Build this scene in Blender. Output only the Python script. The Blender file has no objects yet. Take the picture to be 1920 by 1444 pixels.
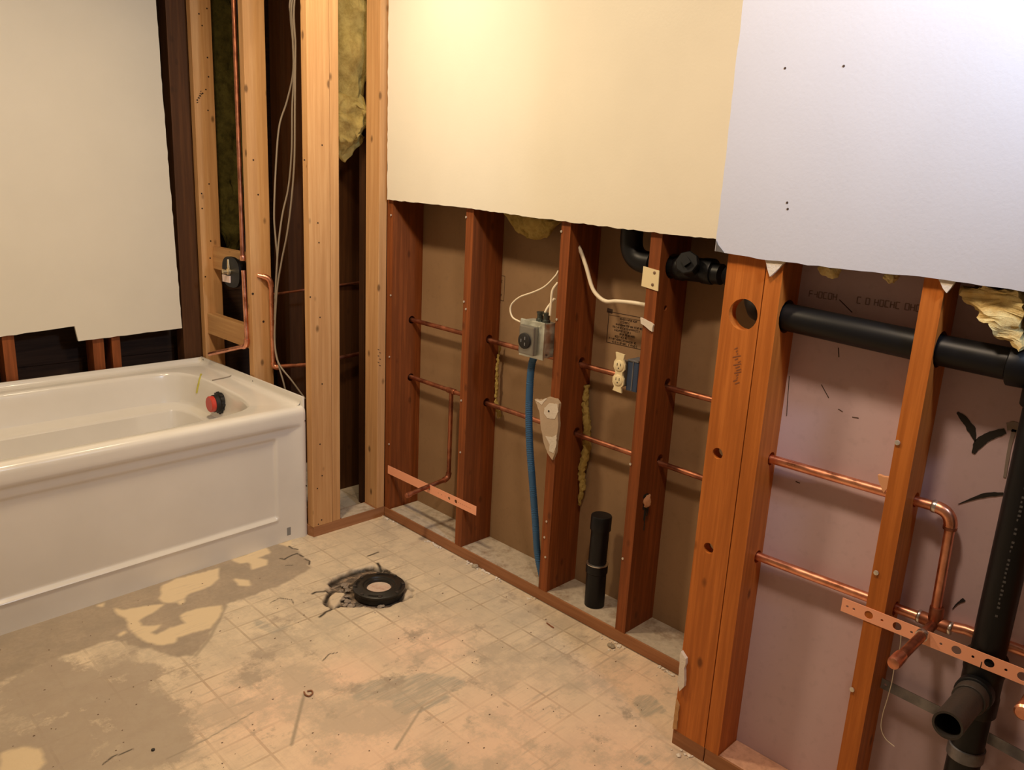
import bpy, bmesh, math, random
import numpy as np
from mathutils import Vector, Matrix, noise
from mathutils.geometry import tessellate_polygon
random.seed(7)
S = bpy.context.scene
COL = S.collection
# ------------------------------------------------------------------ camera
FPX = 1476.5
CAM = Vector((-1.8606, -2.5573, 1.3989))
CR = Vector((0.70948, -0.70297, 0.04968)); CU = Vector((0.13969, 0.20938, 0.96781)); CF = Vector((0.69074, 0.67970, -0.24675))
cd = bpy.data.cameras.new('camera'); cam = bpy.data.objects.new('camera', cd); COL.objects.link(cam)
cd.sensor_fit = 'HORIZONTAL'; cd.sensor_width = 36; cd.lens = 36 * FPX / 1920; cd.clip_start = .02
cam.matrix_world = Matrix(((CR.x, CU.x, -CF.x, CAM.x), (CR.y, CU.y, -CF.y, CAM.y), (CR.z, CU.z, -CF.z, CAM.z), (0, 0, 0, 1)))
S.camera = cam

def U(px, py, ax, val):
    """the point of the plane ax = val that a sight line of the survey photo meets"""
    d = CF + CR * ((px - 960) / FPX) - CU * ((py - 722) / FPX)
    i = 'xyz'.index(ax)
    return CAM + d * ((val - CAM[i]) / d[i])

# ------------------------------------------------------------------ world, lights, exposure
w = bpy.data.worlds.new('world'); S.world = w; w.use_nodes = True
w.node_tree.nodes['Background'].inputs[0].default_value = (1, .82, .6, 1)
w.node_tree.nodes['Background'].inputs[1].default_value = .01
def light(name, loc, power, colour, size, aim=None, spread=180):
    l = bpy.data.lights.new(name, 'AREA'); l.shape = 'DISK'; l.size = size; l.energy = power; l.color = colour
    l.spread = math.radians(spread)
    o = bpy.data.objects.new(name, l); COL.objects.link(o); o.location = loc
    if aim: o.rotation_euler = (Vector(aim) - Vector(loc)).to_track_quat('-Z', 'Y').to_euler()
    return o
light('ceiling_lamp_warm', (-1.0, -.50, 2.40), 23, (1, .77, .49), .20)
light('ceiling_lamp_corner', (-.46, -.36, 2.40), 5.5, (1, .86, .60), .14)
light('ceiling_lamp_second', (-.95, -1.90, 2.40), 16.5, (1, .77, .55), .20)
light('vanity_lamp_cool', (-.62, -2.86, 2.06), 11.5, (.58, .75, 1), .16, (-.28, -2.22, 2.0), 115)
S.view_settings.view_transform = 'Standard'; S.view_settings.look = 'None'
S.view_settings.gamma = 1; S.view_settings.use_curve_mapping = False
S.view_settings.exposure = .06

# ------------------------------------------------------------------ materials
def mat(name, col, rough=.6, metal=0, spec=.5):
    m = bpy.data.materials.new(name); m.use_nodes = True
    b = m.node_tree.nodes['Principled BSDF']
    b.inputs['Base Color'].default_value = (*col, 1); b.inputs['Roughness'].default_value = rough
    b.inputs['Metallic'].default_value = metal; b.inputs['Specular IOR Level'].default_value = spec
    return m
class NT:
    def __init__(s, m): s.t = m.node_tree; s.b = s.t.nodes['Principled BSDF']
    def n(s, typ, **k):
        x = s.t.nodes.new(typ)
        for a, v in k.items():
            if a.startswith('i_'): x.inputs[a[2:].replace('_', ' ')].default_value = v
            else: setattr(x, a, v)
        return x
    def l(s, a, b): s.t.links.new(a, b)
    def ramp(s, fac, stops):
        r = s.n('ShaderNodeValToRGB'); e = r.color_ramp.elements
        for i, (p, c) in enumerate(stops):
            q = e[i] if i < 2 else e.new(p)
            q.position = p; q.color = (*c, 1) if len(c) == 3 else c
        s.l(fac, r.inputs[0]); return r.outputs[0]
    def mix(s, fac, a, b, blend='MIX'):
        m = s.n('ShaderNodeMix', data_type='RGBA', blend_type=blend)
        for sock, v in ((m.inputs[0], fac), (m.inputs[6], a), (m.inputs[7], b)):
            if hasattr(v, 'node'): s.l(v, sock)
            elif isinstance(v, (int, float)): sock.default_value = v
            else: sock.default_value = (*v, 1)
        return m.outputs[2]
    def math(s, op, a, b=None):
        m = s.n('ShaderNodeMath', operation=op)
        for i, v in enumerate((a, b)):
            if v is None: continue
            if hasattr(v, 'node'): s.l(v, m.inputs[i])
            else: m.inputs[i].default_value = v
        return m.outputs[0]
    def noise(s, vec, scale, detail=4, rough=.55):
        x = s.n('ShaderNodeTexNoise'); x.inputs['Scale'].default_value = scale; x.inputs['Detail'].default_value = detail
        x.inputs['Roughness'].default_value = rough; s.l(vec, x.inputs['Vector']); return x.outputs['Fac']
    def bump(s, h, strength, dist=.01):
        x = s.n('ShaderNodeBump'); x.inputs['Strength'].default_value = strength; x.inputs['Distance'].default_value = dist
        s.l(h, x.inputs['Height']); s.l(x.outputs[0], s.b.inputs['Normal'])
def position(t): return t.n('ShaderNodeNewGeometry').outputs['Position']

def wood(name, light_c, dark_c, axis='z', knots=.5, rough=.65):
    m = mat(name, light_c, rough, spec=.3); t = NT(m)
    pos = position(t); inf = t.n('ShaderNodeObjectInfo')
    add = t.n('ShaderNodeVectorMath', operation='ADD'); t.l(pos, add.inputs[0])
    sc = t.n('ShaderNodeVectorMath', operation='SCALE'); sc.inputs[0].default_value = (7, 5, 9); t.l(inf.outputs['Random'], sc.inputs['Scale']); t.l(sc.outputs[0], add.inputs[1])
    mp = t.n('ShaderNodeMapping'); f = [30, 30, 30]; f['xyz'.index(axis)] = 1.1; mp.inputs['Scale'].default_value = f
    t.l(add.outputs[0], mp.inputs[0])
    g = t.noise(mp.outputs[0], 2.2, 6, .65)
    mp2 = t.n('ShaderNodeMapping'); f = [6, 6, 6]; f['xyz'.index(axis)] = 1.6; mp2.inputs['Scale'].default_value = f; t.l(add.outputs[0], mp2.inputs[0])
    big = t.noise(mp2.outputs[0], 1.5, 3)
    c = t.ramp(g, [(.30, tuple(a_ * .5 + b_ * .35 for a_, b_ in zip(dark_c, light_c))), (.46, tuple(a_ * .6 + b_ * .4 for a_, b_ in zip(dark_c, light_c))), (.64, light_c)])
    c2 = t.mix(t.ramp(big, [(.35, (.25,) * 3), (.65, (0,) * 3)]), c, dark_c)
    mp3 = t.n('ShaderNodeMapping'); f = [15, 15, 15]; f['xyz'.index(axis)] = 8; mp3.inputs['Scale'].default_value = f; t.l(add.outputs[0], mp3.inputs[0])
    v = t.n('ShaderNodeTexVoronoi'); v.inputs['Scale'].default_value = 1; t.l(mp3.outputs[0], v.inputs[0])
    k = t.ramp(v.outputs['Distance'], [(.07, (knots,) * 3), (.15, (0,) * 3)])
    kc = tuple(x * .35 for x in dark_c)
    c3 = t.mix(k, c2, kc)
    t.l(c3, t.b.inputs['Base Color']); t.bump(g, .25, .002)
    return m
PINE = wood('pine', (.64, .37, .165), (.50, .25, .095), 'z', .9)
PINEY = wood('pine_y', (.60, .36, .16), (.48, .25, .10), 'y', .7)
PINEX = wood('pine_x', (.42, .20, .09), (.28, .12, .05), 'x', .4)
FIR = wood('old_fir', (.30, .082, .019), (.13, .034, .007), 'z', .5)
FIRR = wood('orange_fir', (.60, .185, .031), (.36, .095, .013), 'z', .8, .5)
FIRY = wood('old_fir_y', (.40, .18, .08), (.25, .10, .04), 'y', .3)
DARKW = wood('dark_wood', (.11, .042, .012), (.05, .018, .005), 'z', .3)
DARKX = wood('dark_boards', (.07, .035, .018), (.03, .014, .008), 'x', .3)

def dusty(name, wood_c, dust):
    m = mat(name, wood_c, .9, spec=.1); t = NT(m); p = position(t)
    c = t.mix(t.ramp(t.noise(p, 14, 6, .7), [(.32, (0,) * 3), (.5, (1,) * 3)]), wood_c, dust)
    c = t.mix(t.ramp(t.noise(p, 60, 4), [(.35, (.4,) * 3), (.6, (0,) * 3)]), c, tuple(x * .6 for x in dust))
    t.l(c, t.b.inputs['Base Color']); t.bump(t.noise(p, 90, 4), .4, .003); return m
DUSTP = dusty('dusty_plate', (.26, .18, .12), (.50, .42, .33))
DUSTO = dusty('sawdust_plate', (.42, .22, .14), (.66, .38, .26))

def paint(name, c, var=.04, bs=.12):
    m = mat(name, c, .42, spec=.35); t = NT(m); p = position(t)
    n = t.noise(p, 5, 4)
    t.l(t.mix(t.ramp(n, [(.3, (0,) * 3), (.7, (1,) * 3)]), tuple(x * (1 - var) for x in c), c), t.b.inputs['Base Color'])
    t.bump(t.noise(p, 130, 3, .6), bs, .002); return m
CREAM = paint('wall_paint_cream', (.80, .75, .635))
WHITE = paint('wall_paint_white', (.59, .60, .67))
ALCP = paint('wall_paint_alcove', (.75, .695, .59))
GYP = paint('gypsum_core', (.75, .70, .64), .15, .6)
def paper(name, c, c2):
    m = mat(name, c, .8, spec=.2); t = NT(m); p = position(t)
    n = t.mix(t.ramp(t.noise(p, 3.5, 5), [(.3, (0,) * 3), (.7, (1,) * 3)]), c2, c)
    n = t.mix(t.ramp(t.noise(p, 45, 3), [(.25, (.25,) * 3), (.45, (0,) * 3)]), n, tuple(x * .7 for x in c2))
    t.l(n, t.b.inputs['Base Color']); return m
PAPL = paper('board_paper_brown', (.32, .20, .108), (.27, .168, .09))
PAPR = paper('board_paper_pink', (.60, .45, .475), (.55, .41, .435))
def tubm():
    m = mat('white_acrylic', (.75, .71, .65), .12, spec=.5); t = NT(m); p = position(t)
    c = t.mix(t.ramp(t.noise(p, 4, 4), [(.35, (0,) * 3), (.7, (1,) * 3)]), (.72, .68, .62), (.77, .73, .67))
    t.l(c, t.b.inputs['Base Color']); t.l(t.ramp(t.noise(p, 9, 4), [(.3, (.10,) * 3), (.8, (.28,) * 3)]), t.b.inputs['Roughness']); return m
TUB = tubm()
def copper(name, a, b, r=.32):
    m = mat(name, a, r, 1); t = NT(m); p = position(t)
    c = t.mix(t.ramp(t.noise(p, 22, 5), [(.4, (0,) * 3), (.65, (1,) * 3)]), a, b)
    t.l(c, t.b.inputs['Base Color']); t.l(t.ramp(t.noise(p, 30, 4), [(.3, (r * .8,) * 3), (.7, (r * 1.7,) * 3)]), t.b.inputs['Roughness']); return m
COP = copper('copper', (.95, .46, .30), (.66, .27, .16), .28)
COPD = copper('copper_tarnished', (.52, .21, .12), (.26, .10, .06), .4)
STRAPM = mat('copper_strap', (.98, .44, .26), .5, .0); 
SOLD = mat('solder', (.75, .72, .68), .3, 1)
ABS = mat('black_abs', (.006, .006, .007), .42, spec=.28)
ABSG = paint('grey_dusty_abs', (.050, .042, .037), .3, .2)
BLACK = mat('black_paint', (.012, .010, .009), .6)
HOLE = mat('hole_dark', (.03, .012, .006), .9)
CABW = mat('white_cable', (.78, .68, .52), .5)
CABG = mat('grey_cable', (.30, .25, .20), .5)
BLUE = mat('blue_conduit', (.030, .115, .26), .45)
BOXM = copper('zinc_box', (.72, .74, .66), (.58, .60, .54), .45)
DEV = mat('ivory_device', (.80, .68, .42), .4)
BBOX = mat('blue_box', (.03, .05, .10), .4)
GALV = copper('galvanised', (.28, .28, .30), (.20, .20, .22), .45)
CHIP = paint('plaster_chip', (.80, .72, .62), .2, .6)
GREY = mat('grey_sticker', (.23, .23, .23), .5)
RED = mat('red_cap', (.55, .05, .03), .4)
BRASS = mat('brass', (.72, .58, .36), .35, .8)
STICK = mat('pink_sticker', (.85, .66, .60), .6)
SCREW = mat('screw_steel', (.72, .68, .60), .35, .7)
YEL = mat('yellow_marker', (.55, .50, .08), .5)
INK = mat('faded_ink', (.045, .022, .012), .8)
INKP = mat('faded_ink_pink', (.27, .18, .17), .8)
PINKT = mat('pink_disc', (.60, .36, .29), .5)
GLUE = mat('glue_patch', (.25, .20, .17), .6)
def fluff(name, a, b):
    m = mat(name, a, .95, spec=.05); t = NT(m); p = position(t)
    n1 = t.noise(p, 28, 6, .7)
    t.l(t.ramp(n1, [(.28, b), (.6, a)]), t.b.inputs['Base Color']); t.bump(t.noise(p, 120, 6, .75), .9, .006); return m
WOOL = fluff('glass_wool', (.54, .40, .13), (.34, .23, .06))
WOOLD = fluff('glass_wool_shaded', (.13, .11, .03), (.05, .042, .014))  # wool colour darkened to carry the shade behind the studs
WOOLB = fluff('glass_wool_bright', (.90, .74, .36), (.72, .48, .18))

# ------------------------------------------------------------------ mesh helpers
def nb(): return bmesh.new()
def box(bm, x0, x1, y0, y1, z0, z1, bev=0):
    r = bmesh.ops.create_cube(bm, size=1)
    for v in r['verts']:
        v.co = Vector((x0 + (v.co.x + .5) * (x1 - x0), y0 + (v.co.y + .5) * (y1 - y0), z0 + (v.co.z + .5) * (z1 - z0)))
    if bev:
        es = set(e for v in r['verts'] for e in v.link_edges)
        bmesh.ops.bevel(bm, geom=list(es), offset=bev, segments=2, affect='EDGES', profile=.6)
def M3(axis):
    z = Vector(axis).normalized(); x = Vector((1, 0, 0)) if abs(z.x) < .8 else Vector((0, 1, 0))
    x = (x - z * x.dot(z)).normalized(); return x, z.cross(x), z
def lathe(bm, c, axis, prof, n=28, cap=True):
    """prof: list of (radius, height along axis)"""
    x, y, z = M3(axis); c = Vector(c); rows = []
    for r, h in prof:
        rows.append([bm.verts.new(c + z * h + (x * math.cos(2 * math.pi * i / n) + y * math.sin(2 * math.pi * i / n)) * max(r, 1e-5)) for i in range(n)])
    for a, b in zip(rows, rows[1:]):
        for i in range(n): bm.faces.new((a[i], a[(i + 1) % n], b[(i + 1) % n], b[i]))
    if cap:
        bm.faces.new(rows[0][::-1]); bm.faces.new(rows[-1])
def smoothpath(pts, k=8):
    P = [Vector(p) for p in pts]; out = []
    Q = [P[0] * 2 - P[1]] + P + [P[-1] * 2 - P[-2]]
    for i in range(1, len(Q) - 2):
        for j in range(k):
            t = j / k; a, b, c, d = Q[i - 1:i + 3]
            out.append(.5 * ((2 * b) + (c - a) * t + (2 * a - 5 * b + 4 * c - d) * t * t + (3 * b - a - 3 * c + d) * t ** 3))
    out.append(P[-1]); return out
def tube(bm, pts, r, n=12, smooth=False, cap=True, ripple=None):
    P = smoothpath(pts) if smooth else [Vector(p) for p in pts]
    if ripple:
        tot = []; 
        for a, b in zip(P, P[1:]):
            m = max(1, int((b - a).length / (ripple / 2)))
            tot += [a.lerp(b, i / m) for i in range(m)]
        P = tot + [P[-1]]
    t0 = (P[1] - P[0]).normalized(); x, y, _ = M3(t0); rows = []; up = x
    for i, p in enumerate(P):
        t = (P[min(i + 1, len(P) - 1)] - P[max(i - 1, 0)]).normalized()
        up = (up - t * up.dot(t)).normalized(); q = t.cross(up)
        rr = (r(i / (len(P) - 1)) if callable(r) else r)
        if ripple and i % 2: rr *= .90
        rows.append([bm.verts.new(p + (up * math.cos(2 * math.pi * k / n) + q * math.sin(2 * math.pi * k / n)) * rr) for k in range(n)])
    for a, b in zip(rows, rows[1:]):
        for i in range(n): bm.faces.new((a[i], a[(i + 1) % n], b[(i + 1) % n], b[i]))
    if cap: bm.faces.new(rows[0][::-1]); bm.faces.new(rows[-1])
def arc(p0, corner, p1, k=8):
    p0, c, p1 = map(Vector, (p0, corner, p1))
    return [(1 - t) ** 2 * p0 + 2 * t * (1 - t) * c + t * t * p1 for t in [i / k for i in range(k + 1)]]
def circle(cx, cy, r, n=20): return [(cx + r * math.cos(2 * math.pi * i / n), cy + r * math.sin(2 * math.pi * i / n)) for i in range(n)]
AX = {'x': lambda a, b, t: Vector((t, a, b)), 'y': lambda a, b, t: Vector((a, t, b)), 'z': lambda a, b, t: Vector((a, b, t))}
def slab(bm, outer, holes, axis, t0, t1, bev=0):
    f = AX[axis]; loops = [outer] + holes
    tris = tessellate_polygon([[Vector((a, b, 0)) for a, b in L] for L in loops])
    flat = [p for L in loops for p in L]
    A = [bm.verts.new(f(a, b, t0)) for a, b in flat]; B = [bm.verts.new(f(a, b, t1)) for a, b in flat]
    for t in tris:
        try: bm.faces.new([A[i] for i in t]); bm.faces.new([B[i] for i in reversed(t)])
        except ValueError: pass
    o = 0
    for L in loops:
        n = len(L)
        for i in range(n):
            j = (i + 1) % n
            bm.faces.new((A[o + i], A[o + j], B[o + j], B[o + i]))
        o += n
    bmesh.ops.recalc_face_normals(bm, faces=bm.faces)
ORG = {}
def link(name, data, parent, loc):
    o = bpy.data.objects.new(name, data); COL.objects.link(o)
    base = ORG[parent.name] if parent else Vector((0, 0, 0))
    o.location = Vector(loc) - base; o.parent = parent; ORG[o.name] = Vector(loc); return o
def obj(name, bm, m, parent=None, smooth=False, loc=None):
    me = bpy.data.meshes.new(name)
    if loc is None:
        if parent: loc = ORG[parent.name]
        else:
            c = [v.co for v in bm.verts]
            loc = Vector(((min(v.x for v in c) + max(v.x for v in c)) / 2, (min(v.y for v in c) + max(v.y for v in c)) / 2, min(v.z for v in c)))
    for v in bm.verts: v.co -= Vector(loc)
    bm.to_mesh(me); bm.free()
    for mm in (m if isinstance(m, (list, tuple)) else [m]): me.materials.append(mm)
    if smooth:
        me.shade_smooth()
    if smooth is True:
        me.set_sharp_from_angle(angle=math.radians(40))
    return link(name, me, parent, loc)
def tag(o, label, cat, group=None, kind=None):
    if label: o['label'] = label
    if cat: o['category'] = cat
    if group: o['group'] = group
    if kind: o['kind'] = kind
    return o
def thing(name, label, cat, loc, group=None): return tag(link(name, None, None, loc), label, cat, group)
def struct(name, bm, m, parent=None):
    o = obj(name, bm, m, parent)
    if not parent: o['kind'] = 'structure'
    return o
def jag(pts, amp, step, seed=0, closed=True):
    """roughen a 2D outline"""
    r = random.Random(seed); out = []
    n = len(pts)
    for i in range(n if closed else n - 1):
        a = pts[i]; b = pts[(i + 1) % n]; L = math.dist(a, b); k = max(1, int(L / step))
        for j in range(k):
            t = j / k; e = amp if j else amp * .5
            out.append((a[0] + (b[0] - a[0]) * t + r.uniform(-e, e), a[1] + (b[1] - a[1]) * t + r.uniform(-e, e)))
    return out
def roughen(bm, amp, scale, seed=0):
    for v in bm.verts:
        v.co += noise.noise_vector(v.co * scale + Vector((seed * 3.1, seed, 0))) * amp
def pill(bm, c, size, sub=4, amp=.01, sc=30, seed=0):
    r = bmesh.ops.create_icosphere(bm, subdivisions=sub, radius=1)
    for v in r['verts']:
        p = v.co.normalized(); v.co = Vector((c[0] + p.x * size[0], c[1] + p.y * size[1], c[2] + p.z * size[2]))
        v.co += noise.noise_vector(v.co * sc + Vector((seed, seed * 2, 0))) * amp + noise.noise_vector(v.co * sc * 3.3) * amp * .4
def screws(parent, axis, pts, r=.0042):
    for p in pts:
        b = nb(); lathe(b, p, axis, [(r * .6, -.008), (r * .7, .0), (r, .0005), (r * .9, .0025), (r * .3, .003)], 10)
        s = obj('screw', b, SCREW, parent, True)

# ------------------------------------------------------------------ floor
def inpoly(X, Y, poly):
    r = np.zeros(X.shape, bool); n = len(poly)
    for i in range(n):
        x1, y1 = poly[i]; x2, y2 = poly[(i + 1) % n]
        c = ((y1 > Y) != (y2 > Y))
        r ^= c & (X < (x2 - x1) * (Y - y1) / ((y2 - y1) if y2 != y1 else 1e-9) + x1)
    return r
def blur(a, k):
    for _ in range(k):
        b = a.copy(); b[1:] += a[:-1]; b[:-1] += a[1:]; a = b / 3
        b = a.copy(); b[:, 1:] += a[:, :-1]; b[:, :-1] += a[:, 1:]; a = b / 3
    return a
def seg(X, Y, pts, w):
    m = np.zeros(X.shape)
    for (x1, y1), (x2, y2) in zip(pts, pts[1:]):
        dx, dy = x2 - x1, y2 - y1; t = np.clip(((X - x1) * dx + (Y - y1) * dy) / (dx * dx + dy * dy + 1e-12), 0, 1)
        d = np.hypot(X - x1 - t * dx, Y - y1 - t * dy); m = np.maximum(m, np.clip(1.4 - d / w, 0, 1))
    return m
def W(pts, ox=0, oy=0, s=1): 
    out = []
    for a, b in pts:
        p = U(ox + a / s, oy + b / s, 'z', 0); out.append((p.x, p.y))
    return out
ST = .004
gx = np.arange(-1.95, .0001, ST); gy = np.arange(-2.65, .0601, ST)
X, Y = np.meshgrid(gx, gy, indexing='ij')
rs = np.random.RandomState(3)
def vnoise(cell, seed):
    r = np.random.RandomState(seed); g = r.rand(int(4 / cell) + 3, int(4 / cell) + 3)
    u = (X + 2.2) / cell; v = (Y + 3) / cell; i = u.astype(int); j = v.astype(int); fu = u - i; fv = v - j
    fu = fu * fu * (3 - 2 * fu); fv = fv * fv * (3 - 2 * fv)
    return (g[i, j] * (1 - fu) + g[i + 1, j] * fu) * (1 - fv) + (g[i, j + 1] * (1 - fu) + g[i + 1, j + 1] * fu) * fv
wx = (vnoise(.03, 1) - .5) * .016 + (vnoise(.012, 2) - .5) * .008; wy = (vnoise(.03, 3) - .5) * .016 + (vnoise(.012, 4) - .5) * .008
XW, YW = X + wx, Y + wy
XS, YS = X + wx * .35, Y + wy * .35
bare = inpoly(XW, YW, W([(-60, 1190), (0, 1170), (300, 1070), (540, 1000), (542, 1024), (557, 1030), (569, 1042), (579, 1052), (579, 1062), (570, 1075), (520, 1100), (473, 1117), (427, 1130), (417, 1150), (397, 1190), (367, 1227), (337, 1233), (293, 1220), (213, 1200), (133, 1223), (50, 1257), (-60, 1300)])).astype(float)
z6 = dict(ox=160, oy=1040, s=6.0)
cream = np.zeros(X.shape)
for P in (W([(850, 350), (1000, 280), (1500, 150), (1500, 270), (1420, 350), (1130, 460), (1120, 520), (1070, 570), (1020, 540), (930, 545), (860, 530), (820, 495), (850, 440)], **z6),
          W([(330, 600), (420, 620), (780, 560), (890, 560), (780, 640), (610, 740), (650, 800), (860, 790), (740, 880), (800, 900), (960, 820), (1140, 770), (1080, 720), (1070, 680), (1140, 640), (1380, 580), (1540, 575), (1540, 640), (1480, 740), (1400, 830), (1250, 870), (1040, 930), (1000, 1000), (840, 1020), (700, 990), (560, 900), (480, 820), (470, 720), (350, 660)], **z6),
          W([(1300, 150), (1500, 80), (1525, 110), (1450, 140), (1505, 150), (1500, 180), (1420, 205), (1400, 165), (1350, 170)], 0, 1000, 3),
          W([(1560, 60), (1640, 40), (1630, 75)], 0, 1000, 3), W([(540, 410), (590, 390), (580, 415)], 0, 1000, 3),
          W([(655, 575), (700, 545), (715, 560), (680, 582)], 0, 1000, 3),
          W([(1310, 255), (1400, 265), (1410, 295), (1340, 295)], 0, 1000, 3),
          W([(0, 1240), (120, 1200), (230, 1210), (260, 1290), (180, 1360), (0, 1400)], 0, 1000, 3)):
    cream = np.maximum(cream, inpoly(XS, YS, P))
z8 = dict(ox=560, oy=960, s=6.017)
pit = inpoly(XW, YW, W([(280, 840), (350, 790), (500, 700), (560, 665), (720, 630), (820, 600), (900, 620), (1000, 660), (1100, 720), (1200, 800), (1230, 850), (1290, 880), (1290, 940), (1200, 985), (1100, 1030), (920, 1075), (700, 1070), (560, 1060), (440, 1070), (390, 1090), (330, 1050), (280, 1000), (320, 930), (340, 880)], **z8)).astype(float)
island = inpoly(XS, YS, W([(335, 950), (400, 900), (520, 905), (540, 940), (470, 1020), (440, 1060), (395, 1080), (350, 1040)], **z8)).astype(float)
island = np.maximum(island, inpoly(XS, YS, W([(290, 820), (350, 810), (360, 850), (300, 870), (270, 860)], **z8)))
island = np.maximum(island, inpoly(XS, YS, W([(1215, 860), (1290, 890), (1280, 930), (1190, 975), (1180, 920)], **z8)))
dark = np.zeros(X.shape)
for P, w_ in ((W([(150, 930), (200, 905), (290, 900), (400, 850)], **z8), .005), (W([(235, 1185), (330, 1120), (400, 1090), (480, 1035)], **z8), .005),
              (W([(895, 580), (930, 640), (1000, 660), (1110, 730)], **z8), .006), (W([(785, 500), (905, 455)], **z8), .004),
              (W([(350, 800), (500, 710), (650, 655), (830, 615)], **z8), .006), (W([(330, 930), (300, 1000), (320, 1050), (390, 1090)], **z8), .006),
              (W([(330, 940), (360, 880), (420, 850)], **z8), .005), (W([(490, 1000), (540, 930), (590, 950)], **z8), .006),
              (W([(370, 560), (420, 600), (515, 612)], 500, 960, 8.727), .0035), (W([(225, 765), (290, 778), (380, 725), (490, 680), (610, 735)], 500, 960, 8.727), .0035),
              (W([(620, 770), (690, 800), (700, 860)], 500, 960, 8.727), .003), (W([(310, 880), (420, 875)], 500, 960, 8.727), .002),
              (W([(1520, 390), (1570, 365), (1640, 375), (1650, 395)], 0, 1000, 3), .0018), (W([(1820, 715), (1850, 680), (1900, 670)], 0, 1000, 3), .002),
              (W([(580, 1300), (650, 1250), (750, 1215)], 0, 1000, 3), .002), (W([(1580, 300), (1690, 250), (1740, 262), (1700, 300)], 0, 0, 1), 0.0001)):
    dark = np.maximum(dark, seg(XS, YS, P, w_))
scuff = np.zeros(X.shape)
for P in (W([(1700 / 3, 2110 / 3), (1, 1)]),): pass
z60 = dict(ox=600, oy=1100, s=2.8235)
grey = np.zeros(X.shape)
for P in (W([(150, 560), (250, 500), (500, 470), (560, 450), (640, 480), (800, 510), (760, 540), (640, 560), (700, 600), (560, 640), (440, 680), (350, 650), (420, 600), (300, 600), (170, 610)], **z60),
          W([(560, 900), (640, 870), (720, 950), (700, 1000), (560, 990)], **z60), W([(1660, 590), (1740, 580), (1860, 655), (1850, 690), (1740, 660), (1760, 690), (1680, 690)], **z60),
          W([(1680, 900), (1740, 890), (1800, 940), (1790, 980), (1690, 950)], **z60),
          W([(1420, 480), (1440, 470), (1530, 530), (1660, 500), (1680, 510), (1530, 570), (1480, 560)], 0, 1000, 3)):
    grey = np.maximum(grey, inpoly(XW + (vnoise(.05, 9) - .5) * .02, YW, P))
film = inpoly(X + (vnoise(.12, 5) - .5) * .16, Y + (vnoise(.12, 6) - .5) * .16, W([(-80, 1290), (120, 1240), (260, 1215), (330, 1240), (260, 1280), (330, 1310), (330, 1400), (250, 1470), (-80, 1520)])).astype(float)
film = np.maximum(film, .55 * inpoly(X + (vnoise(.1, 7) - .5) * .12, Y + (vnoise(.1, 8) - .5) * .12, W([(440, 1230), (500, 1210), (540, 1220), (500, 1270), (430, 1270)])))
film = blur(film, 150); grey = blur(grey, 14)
pink = np.zeros(X.shape)  # pinkish dust, with painted brightening of the near floor in the same mask
for c, r in (((800, 1215), .16), ((650, 1270), .12), ((500, 1330), .2), ((1180, 1280), .16), ((700, 1420), .28), ((950, 1400), .3), ((1150, 1420), .25)):
    p = U(*c, 'z', 0); pink = np.maximum(pink, np.exp(-((X - p.x) ** 2 + (Y - p.y) ** 2) / (r * r)))
seam = np.maximum(seg(X, Y, W([(1270, 1290 - 880), (1180, 590), (1100, 690)], 0, 1000, 3), .006) * .7, seg(X, Y, W([(1710, 910), (1640, 1190)], 0, 1000, 3), .005) * .8)
seam = np.maximum(seam, seg(X, Y, W([(540, 640), (400, 860)], **z60), .004) * .7)
seam = np.maximum(seam, seg(X, Y, W([(940, 1270), (1150, 1165), (1420, 1010)], 0, 1000, 3), .002))
bare, cream, grey = blur(bare * (1 - 0), 1), blur(cream.astype(float), 1), grey
Z = -.014 * blur(pit * (1 - island), 1)
me = bpy.data.meshes.new('floor')
nx, ny = X.shape
co = np.stack([X, Y, Z], -1).reshape(-1, 3)
q = [(-3.0, -3.8), (1.3, -3.8), (1.3, 1.4), (-3.0, 1.4), (-1.95, -2.65), (0.0, -2.65), (0.0, .058), (-1.95, .058)]
extra = np.array([(a, b, -.0005 if i > 3 else -.0005) for i, (a, b) in enumerate(q)])
nv = len(co); idx = np.arange(nv).reshape(nx, ny)
F4 = np.stack([idx[:-1, :-1], idx[1:, :-1], idx[1:, 1:], idx[:-1, 1:]], -1).reshape(-1, 4)
E4 = np.array([[0, 1, 5, 4], [1, 2, 6, 5], [2, 3, 7, 6], [3, 0, 4, 7]]) + nv
F4 = np.concatenate([F4, E4]); co = np.concatenate([co, extra])
me.vertices.add(len(co)); me.vertices.foreach_set('co', co.astype('f').ravel())
me.loops.add(F4.size); me.loops.foreach_set('vertex_index', F4.astype('i').ravel())
me.polygons.add(len(F4)); me.polygons.foreach_set('loop_start', np.arange(0, F4.size, 4, dtype='i')); me.update(calc_edges=True)
def attr(name, chans):
    a = me.color_attributes.new(name, 'FLOAT_COLOR', 'POINT'); d = np.zeros((len(co), 4)); d[:, 3] = 1
    for k, c in enumerate(chans): d[:nv, k] = c.reshape(-1)
    a.data.foreach_set('color', d.astype('f').ravel())
attr('wear', [bare, cream, np.clip(dark, 0, 1)]); attr('stain_and_glow', [grey, film, pink]); attr('broken', [blur(pit, 1) , blur(island, 1), np.clip(seam, 0, 1)])
fm = mat('worn_vinyl', (.6, .5, .4), .45, spec=.35); t = NT(fm); P = position(t)
def chan(name, i):
    a = t.n('ShaderNodeVertexColor', layer_name=name); s = t.n('ShaderNodeSeparateColor'); t.l(a.outputs[0], s.inputs[0]); return s.outputs[i]
sx = t.n('ShaderNodeSeparateXYZ'); t.l(P, sx.inputs[0])
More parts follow.
